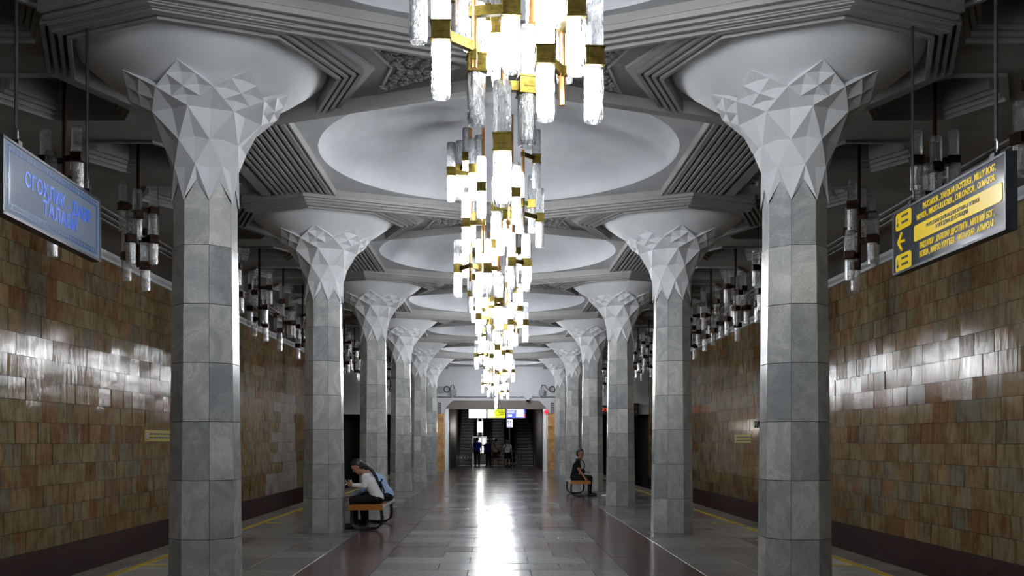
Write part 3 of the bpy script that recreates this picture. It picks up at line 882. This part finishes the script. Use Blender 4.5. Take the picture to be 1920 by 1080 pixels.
rod_me = {r: MB().tube([(0,0,r[2]),(0,0,ZP+.63*sqrt(max(.05,1-(r[0]**2+r[1]**2)/RD**2))+.01)], .021, 10).mesh('rod', COPPER) for r in RODS}
ur = random.Random(3); unit_rz = []; arm_me = []
for (x,yy,z,_,_) in UNITS:
    r = min((r for r in RODS if r[2] <= z+.05), key=lambda r: (r[0]-x)**2+(r[1]-yy)**2, default=RODS[1])
    dx, dy = x-r[0], yy-r[1]; L = sqrt(dx*dx+dy*dy)
    unit_rz.append(ur.gauss(0,.12))
    arm_me.append(MB().bar([(r[0]-dx/L*.03, r[1]-dy/L*.03),(x,yy)], .034, z-.03, z+.03).mesh('arm', BRASS))
for n, y in enumerate([D1-S] + YD):
    chandelier(y, '%s lit brass and glass-tube chandelier counted from the escalators, under a ceiling dome' % ordinal(len(YD)-n), 0 if n % 2 else pi)
# side pendants
GRS = .062
gs_up = tube_mesh(GRS, .33, 'glass_tube', GLASS_SIDE, 1); gs_dn = tube_mesh(GRS, .33, 'glass_tube', GLASS_SIDE, -1)
cs_me = collar_mesh(.118, .09, DARKBRASS)
SU = [(.17,-.06,4.58),(-.20,0,4.56),(-.08,-.14,4.29),(.12,-.10,3.94),(-.11,-.06,3.83),(.06,.16,4.44),(-.14,.17,4.15),(.15,.18,4.12)]
s_arm = []
for (x,y,z) in SU:
    s_arm.append(MB().bar([(0,0),(x,y)], .04, z-.03, z+.03).mesh('arm', DARKBRASS))
s_rod = MB().tube([(0,0,3.79),(0,0,ZP+.37)], .024, 8).mesh('rod', DARKBRASS)
for sd in (-1, 1):
    vis = [y for y in YS if 8.0 < y < YEND-.6]
    for n, y in enumerate(vis):
        k = len(vis)-1-n
        t = thing('pendant_light', 'unlit glass pendant, %s from the tunnel mouth, %s side' % (ordinal(k), sname(sd)), 'pendant', (sd*HXC,y,0), 0, 'unlit pendants over the platform edges')
        rz = (n*1.9+(.4 if sd>0 else 0)) if n % 3 != 1 else (0 if sd < 0 else pi)
        place(s_rod, 'rod', t)
        cz, sz = cos(rz), sin(rz)
        for i,(x,yy,z) in enumerate(SU):
            X, Y_ = x*cz-yy*sz, x*sz+yy*cz
            place(cs_me, 'collar', t, (X,Y_,z), rz); place(s_arm[i], 'arm', t, (0,0,0), rz)
            place(gs_up, 'glass_tube', t, (X,Y_,z), rz); place(gs_dn, 'glass_tube', t, (X,Y_,z), rz)

# ================================================================== HANGING SIGNS, WALL SIGNS
def hang_sign(name, label, near_p, far_p, ztop, zbot, face_mat, frame_mat, inward, ends):
    """flat sign cabinet hung on two rods; local x runs along the board as it is read from the hall, local -y is the reading side"""
    a, b = Vector(near_p), Vector(far_p)
    l, r = (a, b) if inward < 0 else (b, a)       # reading direction: left end, right end
    c = (l+r)/2; d = (r-l); W = d.length; H = ztop-zbot
    t = thing(name, label, 'sign', (c.x,c.y,zbot), atan2(d.y,d.x))
    MB().box(-W/2, W/2, 0, .07, 0, H).build('cabinet', frame_mat, t)
    MB().box(-W/2+.015, W/2-.015, -.006, .002, .015, H-.015).build('face', face_mat, t)
    for p in ((-W/2,-W/2+.02,0,H),(W/2-.02,W/2,0,H),(-W/2,W/2,0,.02),(-W/2,W/2,H-.02,H)):
        MB().box(p[0],p[1],-.012,.004,p[2],p[3]).build('frame_strip', frame_mat, t)
    for x in ends:
        rd = MB().tube([(x,.035,H+.13),(x,.035,ZP-zbot+.02)], .013, 8).build('hanging_rod', BLACKSTEEL, t)
        MB().bbox(x-.03, x+.03, .005, .065, H-.005, H+.05, .008).build('clevis', BLACKSTEEL, t)
        MB().tube([(x,.035,H+.03),(x+.02,.035,H+.07),(x+.02,.035,H+.12),(x,.035,H+.15)], .009, 6).build('hook', STEEL, t)
    return t, W, H
def letters(t, W, H, body, cx, cz, size, m_, fitw, align='CENTER', bold=0, name='lettering'):
    """cx, cz as fractions of the board"""
    o = place(text_mesh(body, size, m_, fitw, align, bold), name, t, (-W/2+cx*W, -.008, cz*H))
    o.rotation_euler = (pi/2,0,0); return o
def rrect(w, h, r, k=4):
    pts = []
    for cx, cy, a0 in ((w/2-r,h/2-r,0),(-w/2+r,h/2-r,pi/2),(-w/2+r,-h/2+r,pi),(w/2-r,-h/2+r,3*pi/2)):
        for i in range(k+1): pts.append((cx+r*cos(a0+i*pi/2/k), cy+r*sin(a0+i*pi/2/k)))
    return pts
SIGNDARK = plain('charcoal_acrylic', (.045,.050,.062), .12)
SIGNBLUE = plain('pale_blue_acrylic', (.24,.28,.35), .10, emit=(.35,.50,.85), es=.015)  # faint glow added to the acrylic, which has no lamp behind it
BLUEL = plain('blue_vinyl', (.01,.06,.55), .3, emit=(.03,.22,1), es=.09)  # letters given a slight glow of their own, no lamp inside
BLUEP = plain('blue_border_print', (.10,.19,.42), .2)
SIGNY = plain('yellow_vinyl', (.72,.50,.01), .2, emit=(1,.75,.02), es=.06)  # small glow put into the yellow print and panels, not a light source
INK = plain('dark_ink', (.02,.02,.02), .4)
ALU = plain('dark_aluminium', (.05,.055,.065), .35, .4)
# blue notice board
nd, fd = 6.42, 8.2
t, W, H = hang_sign('notice_board', 'pale blue hanging board lettered ОГОҲЛИК - ДАВР ТАЛАБИ on two black rods', (CX+(3-VPX)*nd/F, nd), (CX+(187-VPX)*fd/F, fd), 3.622, 3.075, SIGNBLUE, ALU, -1, (-.60, .70))
letters(t, W, H, 'ОГОҲЛИК - ДАВР', .53, .60, .15, BLUEL, 1.22, bold=.002)
letters(t, W, H, 'ТАЛАБИ', .53, .355, .15, BLUEL, .62, bold=.002)
for z0, z1 in ((.85,.93),(.10,.18)):
    MB().box(-W*.45, W*.45, -.009, -.004, z0*H, z1*H).build('border_band', BLUEP, t)
    for k in range(30):
        x = -W*.44+W*.88*k/29
        MB().add([(x-.02,-.011,(z0+z1)/2*H),(x,-.011,z0*H+.005),(x+.02,-.011,(z0+z1)/2*H),(x,-.011,z1*H-.005)],[(0,1,2,3)]).build('border_motif', SIGNBLUE, t)
for x in (-W*.455, W*.44): MB().box(x, x+.03, -.009, -.004, .1*H, .93*H).build('border_band', BLUEP, t)
# direction board
nd, fd = 6.44, 8.26
t, W, H = hang_sign('direction_board', 'dark hanging direction board with yellow station names and an arrow', (CX+(1889-VPX)*nd/F, nd), (CX+(1676-VPX)*fd/F, fd), 3.515, 2.965, SIGNDARK, ALU, 1, (-.62, .70))
letters(t, W, H, "PAXTAKOR , XALQLAR DO'STLIGI ,", .535, .865, .07, SIGNY, .80, bold=.0012)
letters(t, W, H, "MILLIY BOG',", .845, .865, .07, SIGNY, .29, bold=.0012)
letters(t, W, H, "NOVZA , MIRZO ULUG'BEK , CHILONZOR , OLMAZOR.", .59, .735, .066, SIGNY, 1.22, bold=.0012)
letters(t, W, H, "ПАХТАКОР , ХАЛКЛАР ДУСТЛИГИ , МИЛЛИЙ БОГ ,", .60, .285, .068, SIGNY, 1.16, bold=.0012)
letters(t, W, H, "НОВЗА , МИРЗО УЛУГБЕК , ЧИЛАНЗАР , АЛМАЗАР.", .60, .155, .066, SIGNY, 1.16, bold=.0012)
def plate(cx, cz, w, h):
    mb = MB().prism(rrect(w, h, .03), 0, .004)
    mb.v = [(a,-.006-c,b) for a,b,c in mb.v]
    return mb.build('yellow_panel', SIGNY, t, (-W/2+cx*W,0,cz*H))
plate(.60, .51, 1.36, .135)
o = letters(t, W, H, 'POYEZDLAR QUYIDAGI BEKATLARGA BORADI', .58, .545, .045, INK, .82); o.location.y = -.0115
o = letters(t, W, H, 'К ПОЕЗДАМ ДО СТАНЦИЙ', .58, .465, .045, INK, .5); o.location.y = -.0115
for cz in (.82, .16):
    plate(.115, cz, .30, .15)
    for dz in (.035, -.02):
        for k,(x0,x1) in enumerate(((-.05,-.0),(.01,.075))):
            MB().box(-W/2+.115*W+x0+.02, -W/2+.115*W+x1+.02, -.0125, -.009, cz*H+dz-.010, cz*H+dz+.010).build('fine_print', INK, t)
    mb = MB()
    for p, q in (((0,.035),(0,-.04)),((0,-.04),(-.022,-.015)),((0,-.04),(.022,-.015))):
        v0, v1 = Vector((p[0],-.011,p[1])), Vector((q[0],-.011,q[1])); mb.tube([v0,v1], .0045, 4)
    mb.build('small_arrow', INK, t, (-W/2+.055*W,0,cz*H))
mb = MB()
for p, q in (((-.07,0),(.05,0)),((-.07,0),(.0,.075)),((-.07,0),(.0,-.075))):
    mb.tube([(p[0],-.009,p[1]),(q[0],-.009,q[1])], .012, 6)
mb.build('arrow', SIGNY, t, (-W/2+.10*W,0,.49*H))
# yellow safety signs on the track walls
WSY = plain('yellow_wall_sign', (.50,.40,.02), .35)
def wall_sign(sd, y0, y1, z0, z1, label):
    x = sd*(XW-.034)
    t = thing('safety_sign', label, 'sign', (x,(y0+y1)/2,(z0+z1)/2), (pi/2 if sd < 0 else -pi/2))
    w, h = y1-y0, z1-z0
    MB().box(-w/2,w/2,0,.02,-h/2,h/2).build('board', WSY, t)
    MB().bar([(-w/2,-h/2),(w/2,-h/2),(w/2,h/2),(-w/2,h/2)], .02, 0, .006, True)
    mb = MB().lathe([(.001,0),(h*.36,0)], 18); mb.v = [(a-w/2+h*.55,-.004,b) for a,b,c in mb.v]; mb.build('pictogram_ring', plain('sign_red',(.5,.02,.02),.4), t)
    mb = MB().lathe([(.001,0),(h*.27,0)], 18); mb.v = [(a-w/2+h*.55,-.007,b) for a,b,c in mb.v]; mb.build('pictogram_disc', WHITEWALL, t)
    MB().box(-w/2+h*.50,-w/2+h*.60,-.010,-.006,-h*.17,h*.17).build('pictogram_figure', INK, t)
    wr = random.Random(11)
    for dz in (.17,-.17):
        x0 = -w/2+h*1.05
        while x0 < w/2-.12:
            L = wr.uniform(.12,.32); x1 = min(x0+L, w/2-.05)
            MB().box(x0,x1,-.005,-.001,dz*h-h*.08,dz*h+h*.08).build('print_line', INK, t); x0 = x1+.04
y0 = (XW-.05+CX)*F/(928-273); y1 = y0+2.4
wall_sign(-1, y0, y1, CZ+(VPY-829)*y0/F+.02, CZ+(VPY-808)*y0/F+.02, 'yellow safety sign on the tiled wall behind the column by the blue board')
y1 = (XW-.05-CX)*F/(1376-928); y0 = (XW-.05-CX)*F/(1407-928)
wall_sign(1, y0, y1, CZ+(VPY-830.5)*y1/F, CZ+(VPY-815)*y1/F, 'small yellow safety sign below dark wall letters beside the column')
# dark station-name letters on the wall
LETM = plain('dark_bronze_letters', (.02,.013,.01), .4)
for ch, xp in (('M',1417.5),('U',1423.5),('S',1430)):
    y = (XW-.05-CX)*F/(xp-928)
    t = place(text_mesh(ch, .27, LETM, .30, bold=.008, extrude=.02), 'wall_letter', None, (XW-.045, y, CZ+(VPY-796.5)*y/F))
    t.rotation_euler = (pi/2, 0, -pi/2)
    tag(t, 'dark raised capital letter %s on the tiled track wall' % ch, 'letter', 'station name letters')

# ================================================================== BENCHES
WOOD_m, nt, b = mat('orange_varnished_wood')
mp = coords(nt, (12,1,6)); n1 = noise(nt, mp.outputs[0], 3, 5)
r_ = ramp(nt, [(.3,(.30,.10,.012)),(.7,(.46,.18,.025))]); nt.links.new(n1.outputs[0], r_.inputs[0]); nt.links.new(r_.outputs[0], b.inputs['Base Color']); b.inputs['Roughness'].default_value = .3
WOOD = WOOD_m
def bench(x0, x1, y0, y1, hall, label):
    """hall = side (+1/-1 in x) of the bright metal edge"""
    zt = .43
    t = thing('bench', label, 'bench', ((x0+x1)/2,(y0+y1)/2,0)); w = x1-x0; L = y1-y0
    k = 6
    for i in range(k):
        a = -w/2+w*i/k
        MB().bbox(a+.004, a+w/k-.004, -L/2+.012, L/2-.012, zt-.045, zt, .005).build('slat', WOOD, t)
    for s_ in (-1,1): MB().box(-w/2, w/2, s_*(L/2-.011)-.012, s_*(L/2-.011)+.012, zt-.085, zt-.003).build('end_board', WOOD, t)
    xa, xb = sorted((hall*(w/2-.004), hall*(w/2+.012)))
    MB().box(xa, xb, -L/2, L/2, zt-.05, zt+.003).build('metal_edge', STEEL, t)
    for s_ in (-1, 1):
        yy = s_*(L/2-.16)
        for q in (-1, 1):
            yk = yy + q*.07
            pts = [(-w/2+.05,yk,zt-.06),(-w/2+.03,yk,.20),(-w/2+.05,yk,.09),(-w/2+.13,yk,.03),(0,yk,.018),(w/2-.13,yk,.03),(w/2-.05,yk,.09),(w/2-.03,yk,.20),(w/2-.05,yk,zt-.06)]
            MB().tube(pts, .018, 8).build('leg', BLACKSTEEL, t)
        MB().box(-w/2+.03, w/2-.03, yy-.09, yy+.09, zt-.07, zt-.044).build('bearer', BLACKSTEEL, t)
bench(-2.50, -1.92, 15.5, 17.3, 1, 'orange wooden bench with curved black legs, two people sitting on it')
bench(1.97, 2.52, 24.9, 26.7, -1, 'orange wooden bench with curved black legs, one person in black on it')

# ================================================================== PEOPLE
def skinm(name, c): return plain(name, c, .55, spec=.3)
SK = skinm('skin_tan', (.40,.20,.12)); SK2 = skinm('skin_light', (.45,.27,.19))
HAIR = plain('black_hair', (.012,.010,.010), .45)
BLK = plain('black_cloth', (.012,.012,.014), .8, spec=.08); NAVY = plain('navy_cloth', (.015,.016,.03), .8, spec=.08)
WHT = plain('white_cotton', (.85,.85,.85), .8, spec=.08); LBLUE = plain('light_blue_cotton', (.40,.55,.80), .8, spec=.08)
BLUE = plain('cobalt_cloth', (.02,.03,.30), .8, spec=.08); BEIGE = plain('beige_cotton', (.48,.42,.35), .8, spec=.08); BROWN = plain('brown_cloth', (.06,.035,.03), .8, spec=.08)
WSHOE = plain('white_leather', (.75,.75,.74), .5); BSHOE = plain('black_leather', (.012,.011,.011), .4)
def capsule(mb, p, r, q, s_, k=12):
    p, q = Vector(p), Vector(q); d = q-p; L = d.length
    if L < 1e-5: d = Vector((0,0,1)); L = 1e-5
    t = d.normalized(); u = t.cross(Vector((0,1,0)) if abs(t.y) < .8 else Vector((1,0,0))).normalized(); w = t.cross(u)
    prof = [(-r*cos(a), r*sin(a)) for a in (0.02, .5, 1.0, pi/2)] + [(L+s_*sin(a), s_*cos(a)) for a in (0, .5, 1.0, 1.55)]
    vs = []
    for h, rr in prof:
        for j in range(k):
            a = 2*pi*j/k; vs.append(p+t*h+(u*cos(a)+w*sin(a))*rr)
    n = len(prof)
    fs = [(i*k+j,i*k+(j+1)%k,(i+1)*k+(j+1)%k,(i+1)*k+j) for i in range(n-1) for j in range(k)]
    fs.append(tuple(range(k-1,-1,-1))); fs.append(tuple((n-1)*k+j for j in range(k)))
    mb.add(vs, fs)
def remeshed(caps, name, mats, voxel, smooth=3):
    mb = MB()
    for (p,r,q,s_,m) in caps: capsule(mb, p, r, q, s_)
    o = mb.build(name, mats[0])
    md = o.modifiers.new('r','REMESH'); md.mode = 'VOXEL'; md.voxel_size = voxel
    md2 = o.modifiers.new('s','SMOOTH'); md2.iterations = smooth; md2.factor = .5
    bpy.context.view_layer.update()
    me = bpy.data.meshes.new_from_object(o.evaluated_get(bpy.context.evaluated_depsgraph_get()))
    bpy.data.objects.remove(o)
    me.name = name; me.materials.clear()
    for m in mats: me.materials.append(m)
    import numpy as np
    C = np.empty(len(me.polygons)*3, dtype=np.float32); me.polygons.foreach_get('center', C); C = C.reshape(-1,3)
    best = np.full(len(C), 1e9); idx = np.zeros(len(C), dtype=np.int32)
    for (p,r,q,s_,m) in caps:
        p_ = np.array(tuple(p)); d = np.array(tuple(q))-p_; L2 = float(d@d)
        t_ = np.zeros(len(C)) if L2 < 1e-9 else np.clip(((C-p_)@d)/L2, 0, 1)
        v_ = np.linalg.norm(C-p_-t_[:,None]*d, axis=1)-(r+(s_-r)*t_)
        k_ = v_ < best; best[k_] = v_[k_]; idx[k_] = m
    me.polygons.foreach_set('material_index', idx)
    me.polygons.foreach_set('use_smooth', [True]*len(idx))
    return me
# material slots: 0 skin 1 top 2 trousers 3 shoes 4 dark (eyes, brows) 5 lips
LIP = skinm('lips', (.30,.11,.09))
def hand(caps, wrist, d, palm_n, side, curl):
    """palm + five bent fingers; d = direction of the hand, palm_n = way the palm faces, side = towards the thumb"""
    w, d, n, sd_ = Vector(wrist), Vector(d).normalized(), Vector(palm_n).normalized(), Vector(side).normalized()
    for k in range(4):
        off = sd_*(.030-.020*k)
        base = w+d*.085+off
        caps.append((w+off*.6+d*.015, .019, base, .0145, 0))
        L = (.040,.045,.042,.033)[k]; a = curl
        p = base
        for j in range(3):
            dr = d*cos(a*(j+.6))+n*sin(a*(j+.6)); q = p+dr*L*(1,.7,.55)[j]
            caps.append((p, .0098-.0008*j, q, .0090-.0008*j, 0)); p = q
    tb = w+d*.025+sd_*.028
    t1 = tb+(d*.6+sd_*.75+n*.2)*.040; t2 = t1+(d*.9+sd_*.15+n*.45)*.034
    caps.append((tb,.016,t1,.0125,0)); caps.append((t1,.0118,t2,.0098,0))
def head(caps, c, f, up, s=1.0):
    c, f, up = Vector(c), Vector(f).normalized(), Vector(up).normalized()
    up = (up-f*up.dot(f)).normalized(); lt = up.cross(f)
    def P(a,b,h): return c+(f*a+lt*b+up*h)*s
    caps.append((P(-.018,0,.035), .088*s, P(.022,0,.038), .083*s, 0))
    caps.append((P(.0,0,.055), .084*s, P(-.02,0,.03), .086*s, 0))
    caps.append((P(.03,0,-.02), .066*s, P(.052,0,-.078), .036*s, 0))
    for q in (-1,1):
        caps.append((P(.045,q*.035,-.02), .030*s, P(.06,q*.02,-.06), .024*s, 0))
        caps.append((P(-.005,q*.080,.012), .016*s, P(-.012,q*.084,-.022), .011*s, 0))      # ear
        caps.append((P(.085,q*.031,.008), .0105*s, P(.086,q*.033,.008), .0105*s, 4))       # eye
        caps.append((P(.094,q*.018,.030), .006*s, P(.084,q*.050,.030), .005*s, 4))         # brow
    caps.append((P(.098,0,.008), .009*s, P(.117,0,-.026), .012*s, 0))                      # nose
    caps.append((P(.090,-.018,-.058), .0075*s, P(.090,.018,-.058), .0075*s, 5))            # mouth
    return P
def person(label, loc, rz, J, mats, voxel, hair=None, face=(1,0,0), hup=(0,0,1), hs=1.0, sleeve='long', legs='long', hands=None, group=None, slim=1.0, hairm=None):
    caps = []
    def c(a, r, b, s_, m): caps.append((J[a] if isinstance(a,str) else a, r, J[b] if isinstance(b,str) else b, s_, m))
    V = {k: Vector(v) for k,v in J.items()}
    pel, che, nek = V['pelvis'], V['chest'], V['neck']
    lat = (V['shL']-V['shR']).normalized(); hl = (V['hipL']-V['hipR']).normalized()
    for q in (-1,0,1):
        caps.append((pel+hl*q*.075*slim, .108*slim, pel+hl*q*.07*slim+(che-pel)*.35, .098*slim, 1))
        caps.append((pel+hl*q*.07*slim+(che-pel)*.3, .096*slim, che+lat*q*.075*slim, .112*slim, 1))
        caps.append((pel+hl*q*.09*slim-Vector((0,0,.02)), .105*slim, pel+hl*q*.08*slim, .10*slim, 2))
    caps.append((che, .10*slim, nek-(nek-che).normalized()*.05, .065, 1))
    caps.append((V['shL'], .062*slim, V['shR'], .062*slim, 1))
    caps.append((nek-(nek-che).normalized()*.03, .056, V['head']-Vector(hup)*.05*hs, .050, 0))
    for s_ in 'LR':
        sh, el, wr = V['sh'+s_], V['el'+s_], V['wr'+s_]
        if sleeve == 'long':
            caps.append((sh,.060*slim,el,.048*slim,1)); caps.append((el,.048*slim,wr,.034,1))
            caps.append((wr-(wr-el).normalized()*.01,.027,wr+(wr-el).normalized()*.02,.025,0))
        else:
            md = sh.lerp(el,.62); caps.append((sh,.062*slim,md,.056*slim,1)); caps.append((md,.044*slim,el,.040*slim,0)); caps.append((el,.041*slim,wr,.026,0))
        hp, kn, an, to = V['hip'+s_], V['kn'+s_], V['an'+s_], V['to'+s_]
        if legs == 'long':
            caps.append((hp,.092*slim,kn,.066*slim,2)); caps.append((kn,.066*slim,an,.050*slim,2))
        elif legs == 'shorts':
            md = hp.lerp(kn,.8); caps.append((hp,.095*slim,md,.085*slim,2)); caps.append((md,.062*slim,kn,.054*slim,0)); caps.append((kn,.054*slim,an.lerp(kn,.6),.055*slim,0)); caps.append((an.lerp(kn,.6),.055*slim,an,.036*slim,0))
        hv = (to-an); hv.z = 0; hv.normalize()
        caps.append((Vector((an.x,an.y,an.z-.02)),.042,Vector((an.x,an.y,.045))-hv*.03,.04,3)); caps.append((Vector((an.x,an.y,.046))-hv*.03,.041,to,.036,3)); caps.append((Vector((an.x,an.y,.06)),.045,to-hv*.05,.040,3))
        if hands and hands.get(s_): hand(caps, wr+(wr-el).normalized()*.015, *hands[s_])
        else:
            dr = (wr-el).normalized(); hand(caps, wr+dr*.01, dr, -lat if s_=='L' else lat, Vector((1,0,0))-dr*dr.x if abs(dr.x)<.9 else Vector((0,0,1)), .35)
    P = head(caps, J['head'], face, hup, hs)
    o = place(remeshed(caps, 'person', mats+[BLK if len(mats)<5 else mats[4], LIP][:2], voxel), 'person', None, loc, rz)
    tag(o, label, 'person', group)
    if hair:
        hc = [(P(-.03,0,.055), .090*hs, P(.0,0,.068), .087*hs, 0), (P(-.045,0,.03), .080*hs, P(-.05,0,-.02), .068*hs, 0), (P(.0,0,.09), .070*hs, P(.045,0,.09), .052*hs, 0)]
        for q in (-1,1): hc.append((P(-.03,q*.05,.05), .048*hs, P(-.03,q*.055,.0), .036*hs, 0))
        for (a,r,b_,s_) in hair(P): hc.append((a,r,b_,s_,0))
        h = place(remeshed(hc, 'hair', [HAIR], max(voxel, .009)), 'hair', o)
    return o, P
def seated(lean, headfwd, arms, kx=.42, hipz=.53):
    s_, c_ = sin(lean), cos(lean)
    pel = Vector((0,0,hipz)); che = pel+Vector((s_*.30,0,c_*.30)); nek = pel+Vector((s_*.47,0,c_*.47))
    J = dict(pelvis=pel, chest=che, neck=nek, head=nek+Vector(headfwd), shL=nek+Vector((-.01*c_,.165,-.055)), shR=nek+Vector((-.01*c_,-.165,-.055)),
             hipL=(0.02,.09,hipz-.01), hipR=(0.02,-.09,hipz-.01), knL=(kx,.11,.50), knR=(kx,-.11,.50), anL=(kx-.02,.11,.09), anR=(kx-.02,-.11,.09), toL=(kx+.15,.125,.037), toR=(kx+.15,-.125,.037))
    J.update(arms); return J
# woman in the white shirt
J = seated(radians(27), (.13,0,.11), dict(elL=(.20,.20,.74), elR=(.20,-.20,.74), wrL=(.40,.08,.745), wrR=(.40,-.08,.745)))
def pony(P):
    pts = [P(-.07,0,.08),Vector((.21,0,1.09)),Vector((.10,0,1.0)),Vector((.025,0,.87)),Vector((-.01,0,.75))]
    return [(pts[i], (.032,.036,.034,.028)[i], pts[i+1], (.036,.034,.028,.012)[i]) for i in range(4)]
hd = dict(L=((.9,-.35,.15),(0,-.5,.6),(.3,0,.9),.5), R=((.9,.35,.15),(0,.5,.6),(.3,0,.9),.5))
o, P = person('seated person in white long-sleeved shirt with long dark ponytail, looking down at a phone', (-2.06,15.98,-.005), pi, J, [SK,WHT,BLK,BSHOE], .008, pony, (.80,0,-.60), (.60,0,.80), .98, hands=hd, slim=.92)
t = thing('mobile_phone','dark phone held by the seated person in the white shirt','phone',(-2.06-.515,15.98,.79)); t.rotation_euler = (0,-.9,pi)
MB().bbox(-.004,.004,-.036,.036,-.075,.075,.003).build('body', BLACKSTEEL, t); MB().box(-.006,-.003,-.032,.032,-.068,.068).build('screen', plain('phone_glass',(.02,.02,.03),.1,emit=(.6,.7,1),es=.3), t)
# bent-over person in light blue
J = seated(radians(33), (.17,0,.06), dict(elL=(.42,.22,.62), elR=(.42,-.22,.62), wrL=(.58,.08,.52), wrR=(.58,-.08,.52)))
person('seated person in light blue shirt bending far forward on the bench', (-2.00,16.80,.0), pi, J, [SK2,LBLUE,NAVY,BSHOE], .009, lambda P: [], (.55,0,-.83), (.83,0,.55), .98, slim=1.12)
# backpack between them
t = thing('backpack','black backpack standing on the bench between the two sitting people','bag',(-2.14,16.42,.428))
mb = []
bp = [((0,-.06,.10),.095,(0,.06,.10),.095,0),((0,-.05,.10),.09,(.02,-.05,.30),.07,0),((0,.05,.10),.09,(.02,.05,.30),.07,0),((-.08,0,.10),.06,(-.07,0,.16),.055,0)]
place(remeshed(bp,'pack',[BLK],.012), 'pack', t)
MB().tube([(.07,-.05,.34),(.10,-.05,.40),(.10,.05,.40),(.07,.05,.34)], .012, 6).build('handle', BLACKSTEEL, t)
MB().tube([(.09,-.06,.32),(.14,-.07,.2),(.10,-.06,.06)], .015, 6).build('strap', BLACKSTEEL, t)
# man in black on the far bench
J = seated(radians(14), (.055,0,.165), dict(elL=(.08,.24,.74), elR=(.14,-.23,.74), wrL=(.26,.13,.68), wrR=(.285,-.20,.535)), kx=.44)
hd = dict(R=((.55,-.05,-.8),(.2,0,-.9),(.4,.85,.2),.3), L=((.9,-.3,-.2),(0,-.2,-.9),(.3,-.9,.1),.3))
o, P = person('seated person in black T-shirt and trousers with shoulder bag, short dark hair', (2.12,25.5,-.005), radians(-8), J, [SK,BLK,BLK,BSHOE], .008, lambda P: [], (.9,-.42,-.08), (0,0,1), 1.0, 'short', hands=hd)
t = thing('shoulder_bag','small black shoulder bag resting on the lap of the seated person in black','bag',(2.12,25.5,0), radians(-8))
place(remeshed([((.24,-.06,.66),.06,(.24,.10,.66),.06,0),((.24,-.06,.70),.045,(.24,.10,.70),.045,0)],'pouch',[BLK],.012), 'pouch', t)
MB().tube([(.27,-.06,.73),(.30,-.10,.85),(.26,-.12,.95),(.17,-.11,1.01),(.05,-.09,1.0)], .014, 6).build('strap', NAVY, t)
# standing people
def standing(stride=0, arms=None, turn=0, h=1.0, bend=0):
    pel = Vector((0,0,.93*h)); che = Vector((bend*.6,0,1.22*h)); nek = Vector((bend,0,1.43*h))
    J = dict(pelvis=pel, chest=che, neck=nek, head=nek+Vector((.02+bend*.3,0,.155*h)), shL=nek+Vector((0,.175,-.05)), shR=nek+Vector((0,-.175,-.05)),
             hipL=(0,.09,.90*h), hipR=(0,-.09,.90*h), knL=(.03+stride*.4,.10,.49*h), knR=(.03-stride*.2,-.10,.49*h), anL=(stride*.5,.105,.09), anR=(-stride*.5,-.105,.09), toL=(stride*.5+.16,.125,.037), toR=(-stride*.5+.16,-.125,.037),
             elL=(-.03,.235,1.12*h), elR=(-.03,-.235,1.12*h), wrL=(.08,.24,.89*h), wrR=(.08,-.24,.89*h))
    if arms: J.update({k: Vector(v) for k,v in arms.items()})
    return J
def gx(p, d): return CX+(p-VPX)*d/F
person('person in white shoes standing behind a marble column, one foot showing', (3.17,25.0,-.005), pi, standing(.36), [SK,NAVY,NAVY,WSHOE], .012, lambda P: [], sleeve='short')
person('standing person in cobalt blue shirt and dark trousers in front of the lit booth', (gx(895,55.2),55.2,-.005), pi/2, standing(.1), [SK,BLUE,BLK,BSHOE], .014, lambda P: [], sleeve='short')
person('person in dark blue shirt between the booth and the person in beige', (gx(916,55.3),55.3,-.005), pi/2+.3, standing(.1,h=.94), [SK,plain('dark_blue_cloth',(.025,.022,.15),.8, spec=.08),BLK,BSHOE], .014, lambda P: [], sleeve='short')
o, P = person('person in beige T-shirt and brown shorts with a dark strap across the back', (gx(929.5,54.6),54.6,-.005), pi/2-.25, standing(.3,h=.97), [SK2,BEIGE,BROWN,WSHOE], .014, lambda P: [], sleeve='short', legs='shorts')
t = thing('sling_bag','dark sling bag worn across the back of the person in beige','bag',(gx(929.5,54.6),54.6,0), pi/2-.25)
MB().tube([(.02,.13,1.40),(-.07,.10,1.36),(-.135,.02,1.2),(-.125,-.12,1.0),(-.10,-.2,.90)], .022, 6).build('strap', BLK, t)
place(remeshed([((-.10,-.22,.84),.06,(-.02,-.25,.84),.06,0)],'pouch',[BLK],.02), 'pouch', t)
o, P = person('person in white blouse and dark shorts facing the hall, raising a phone', (gx(951.5,53.4),53.4,-.005), -pi/2, standing(.12,h=.93,arms=dict(elR=(.10,-.25,1.02),wrR=(.27,-.12,1.18))), [SK2,WHT,BLK,BSHOE], .014, lambda P: [], sleeve='short', legs='shorts', slim=.92)
t = thing('mobile_phone','dark phone raised by the standing person in the white blouse','phone',(gx(951.5,53.4)-.11,53.4-.36,1.27))
MB().bbox(-.038,.038,-.005,.005,-.075,.075,.003).build('body', BLACKSTEEL, t); MB().box(-.034,.034,.003,.007,-.068,.068).build('screen', INK, t)
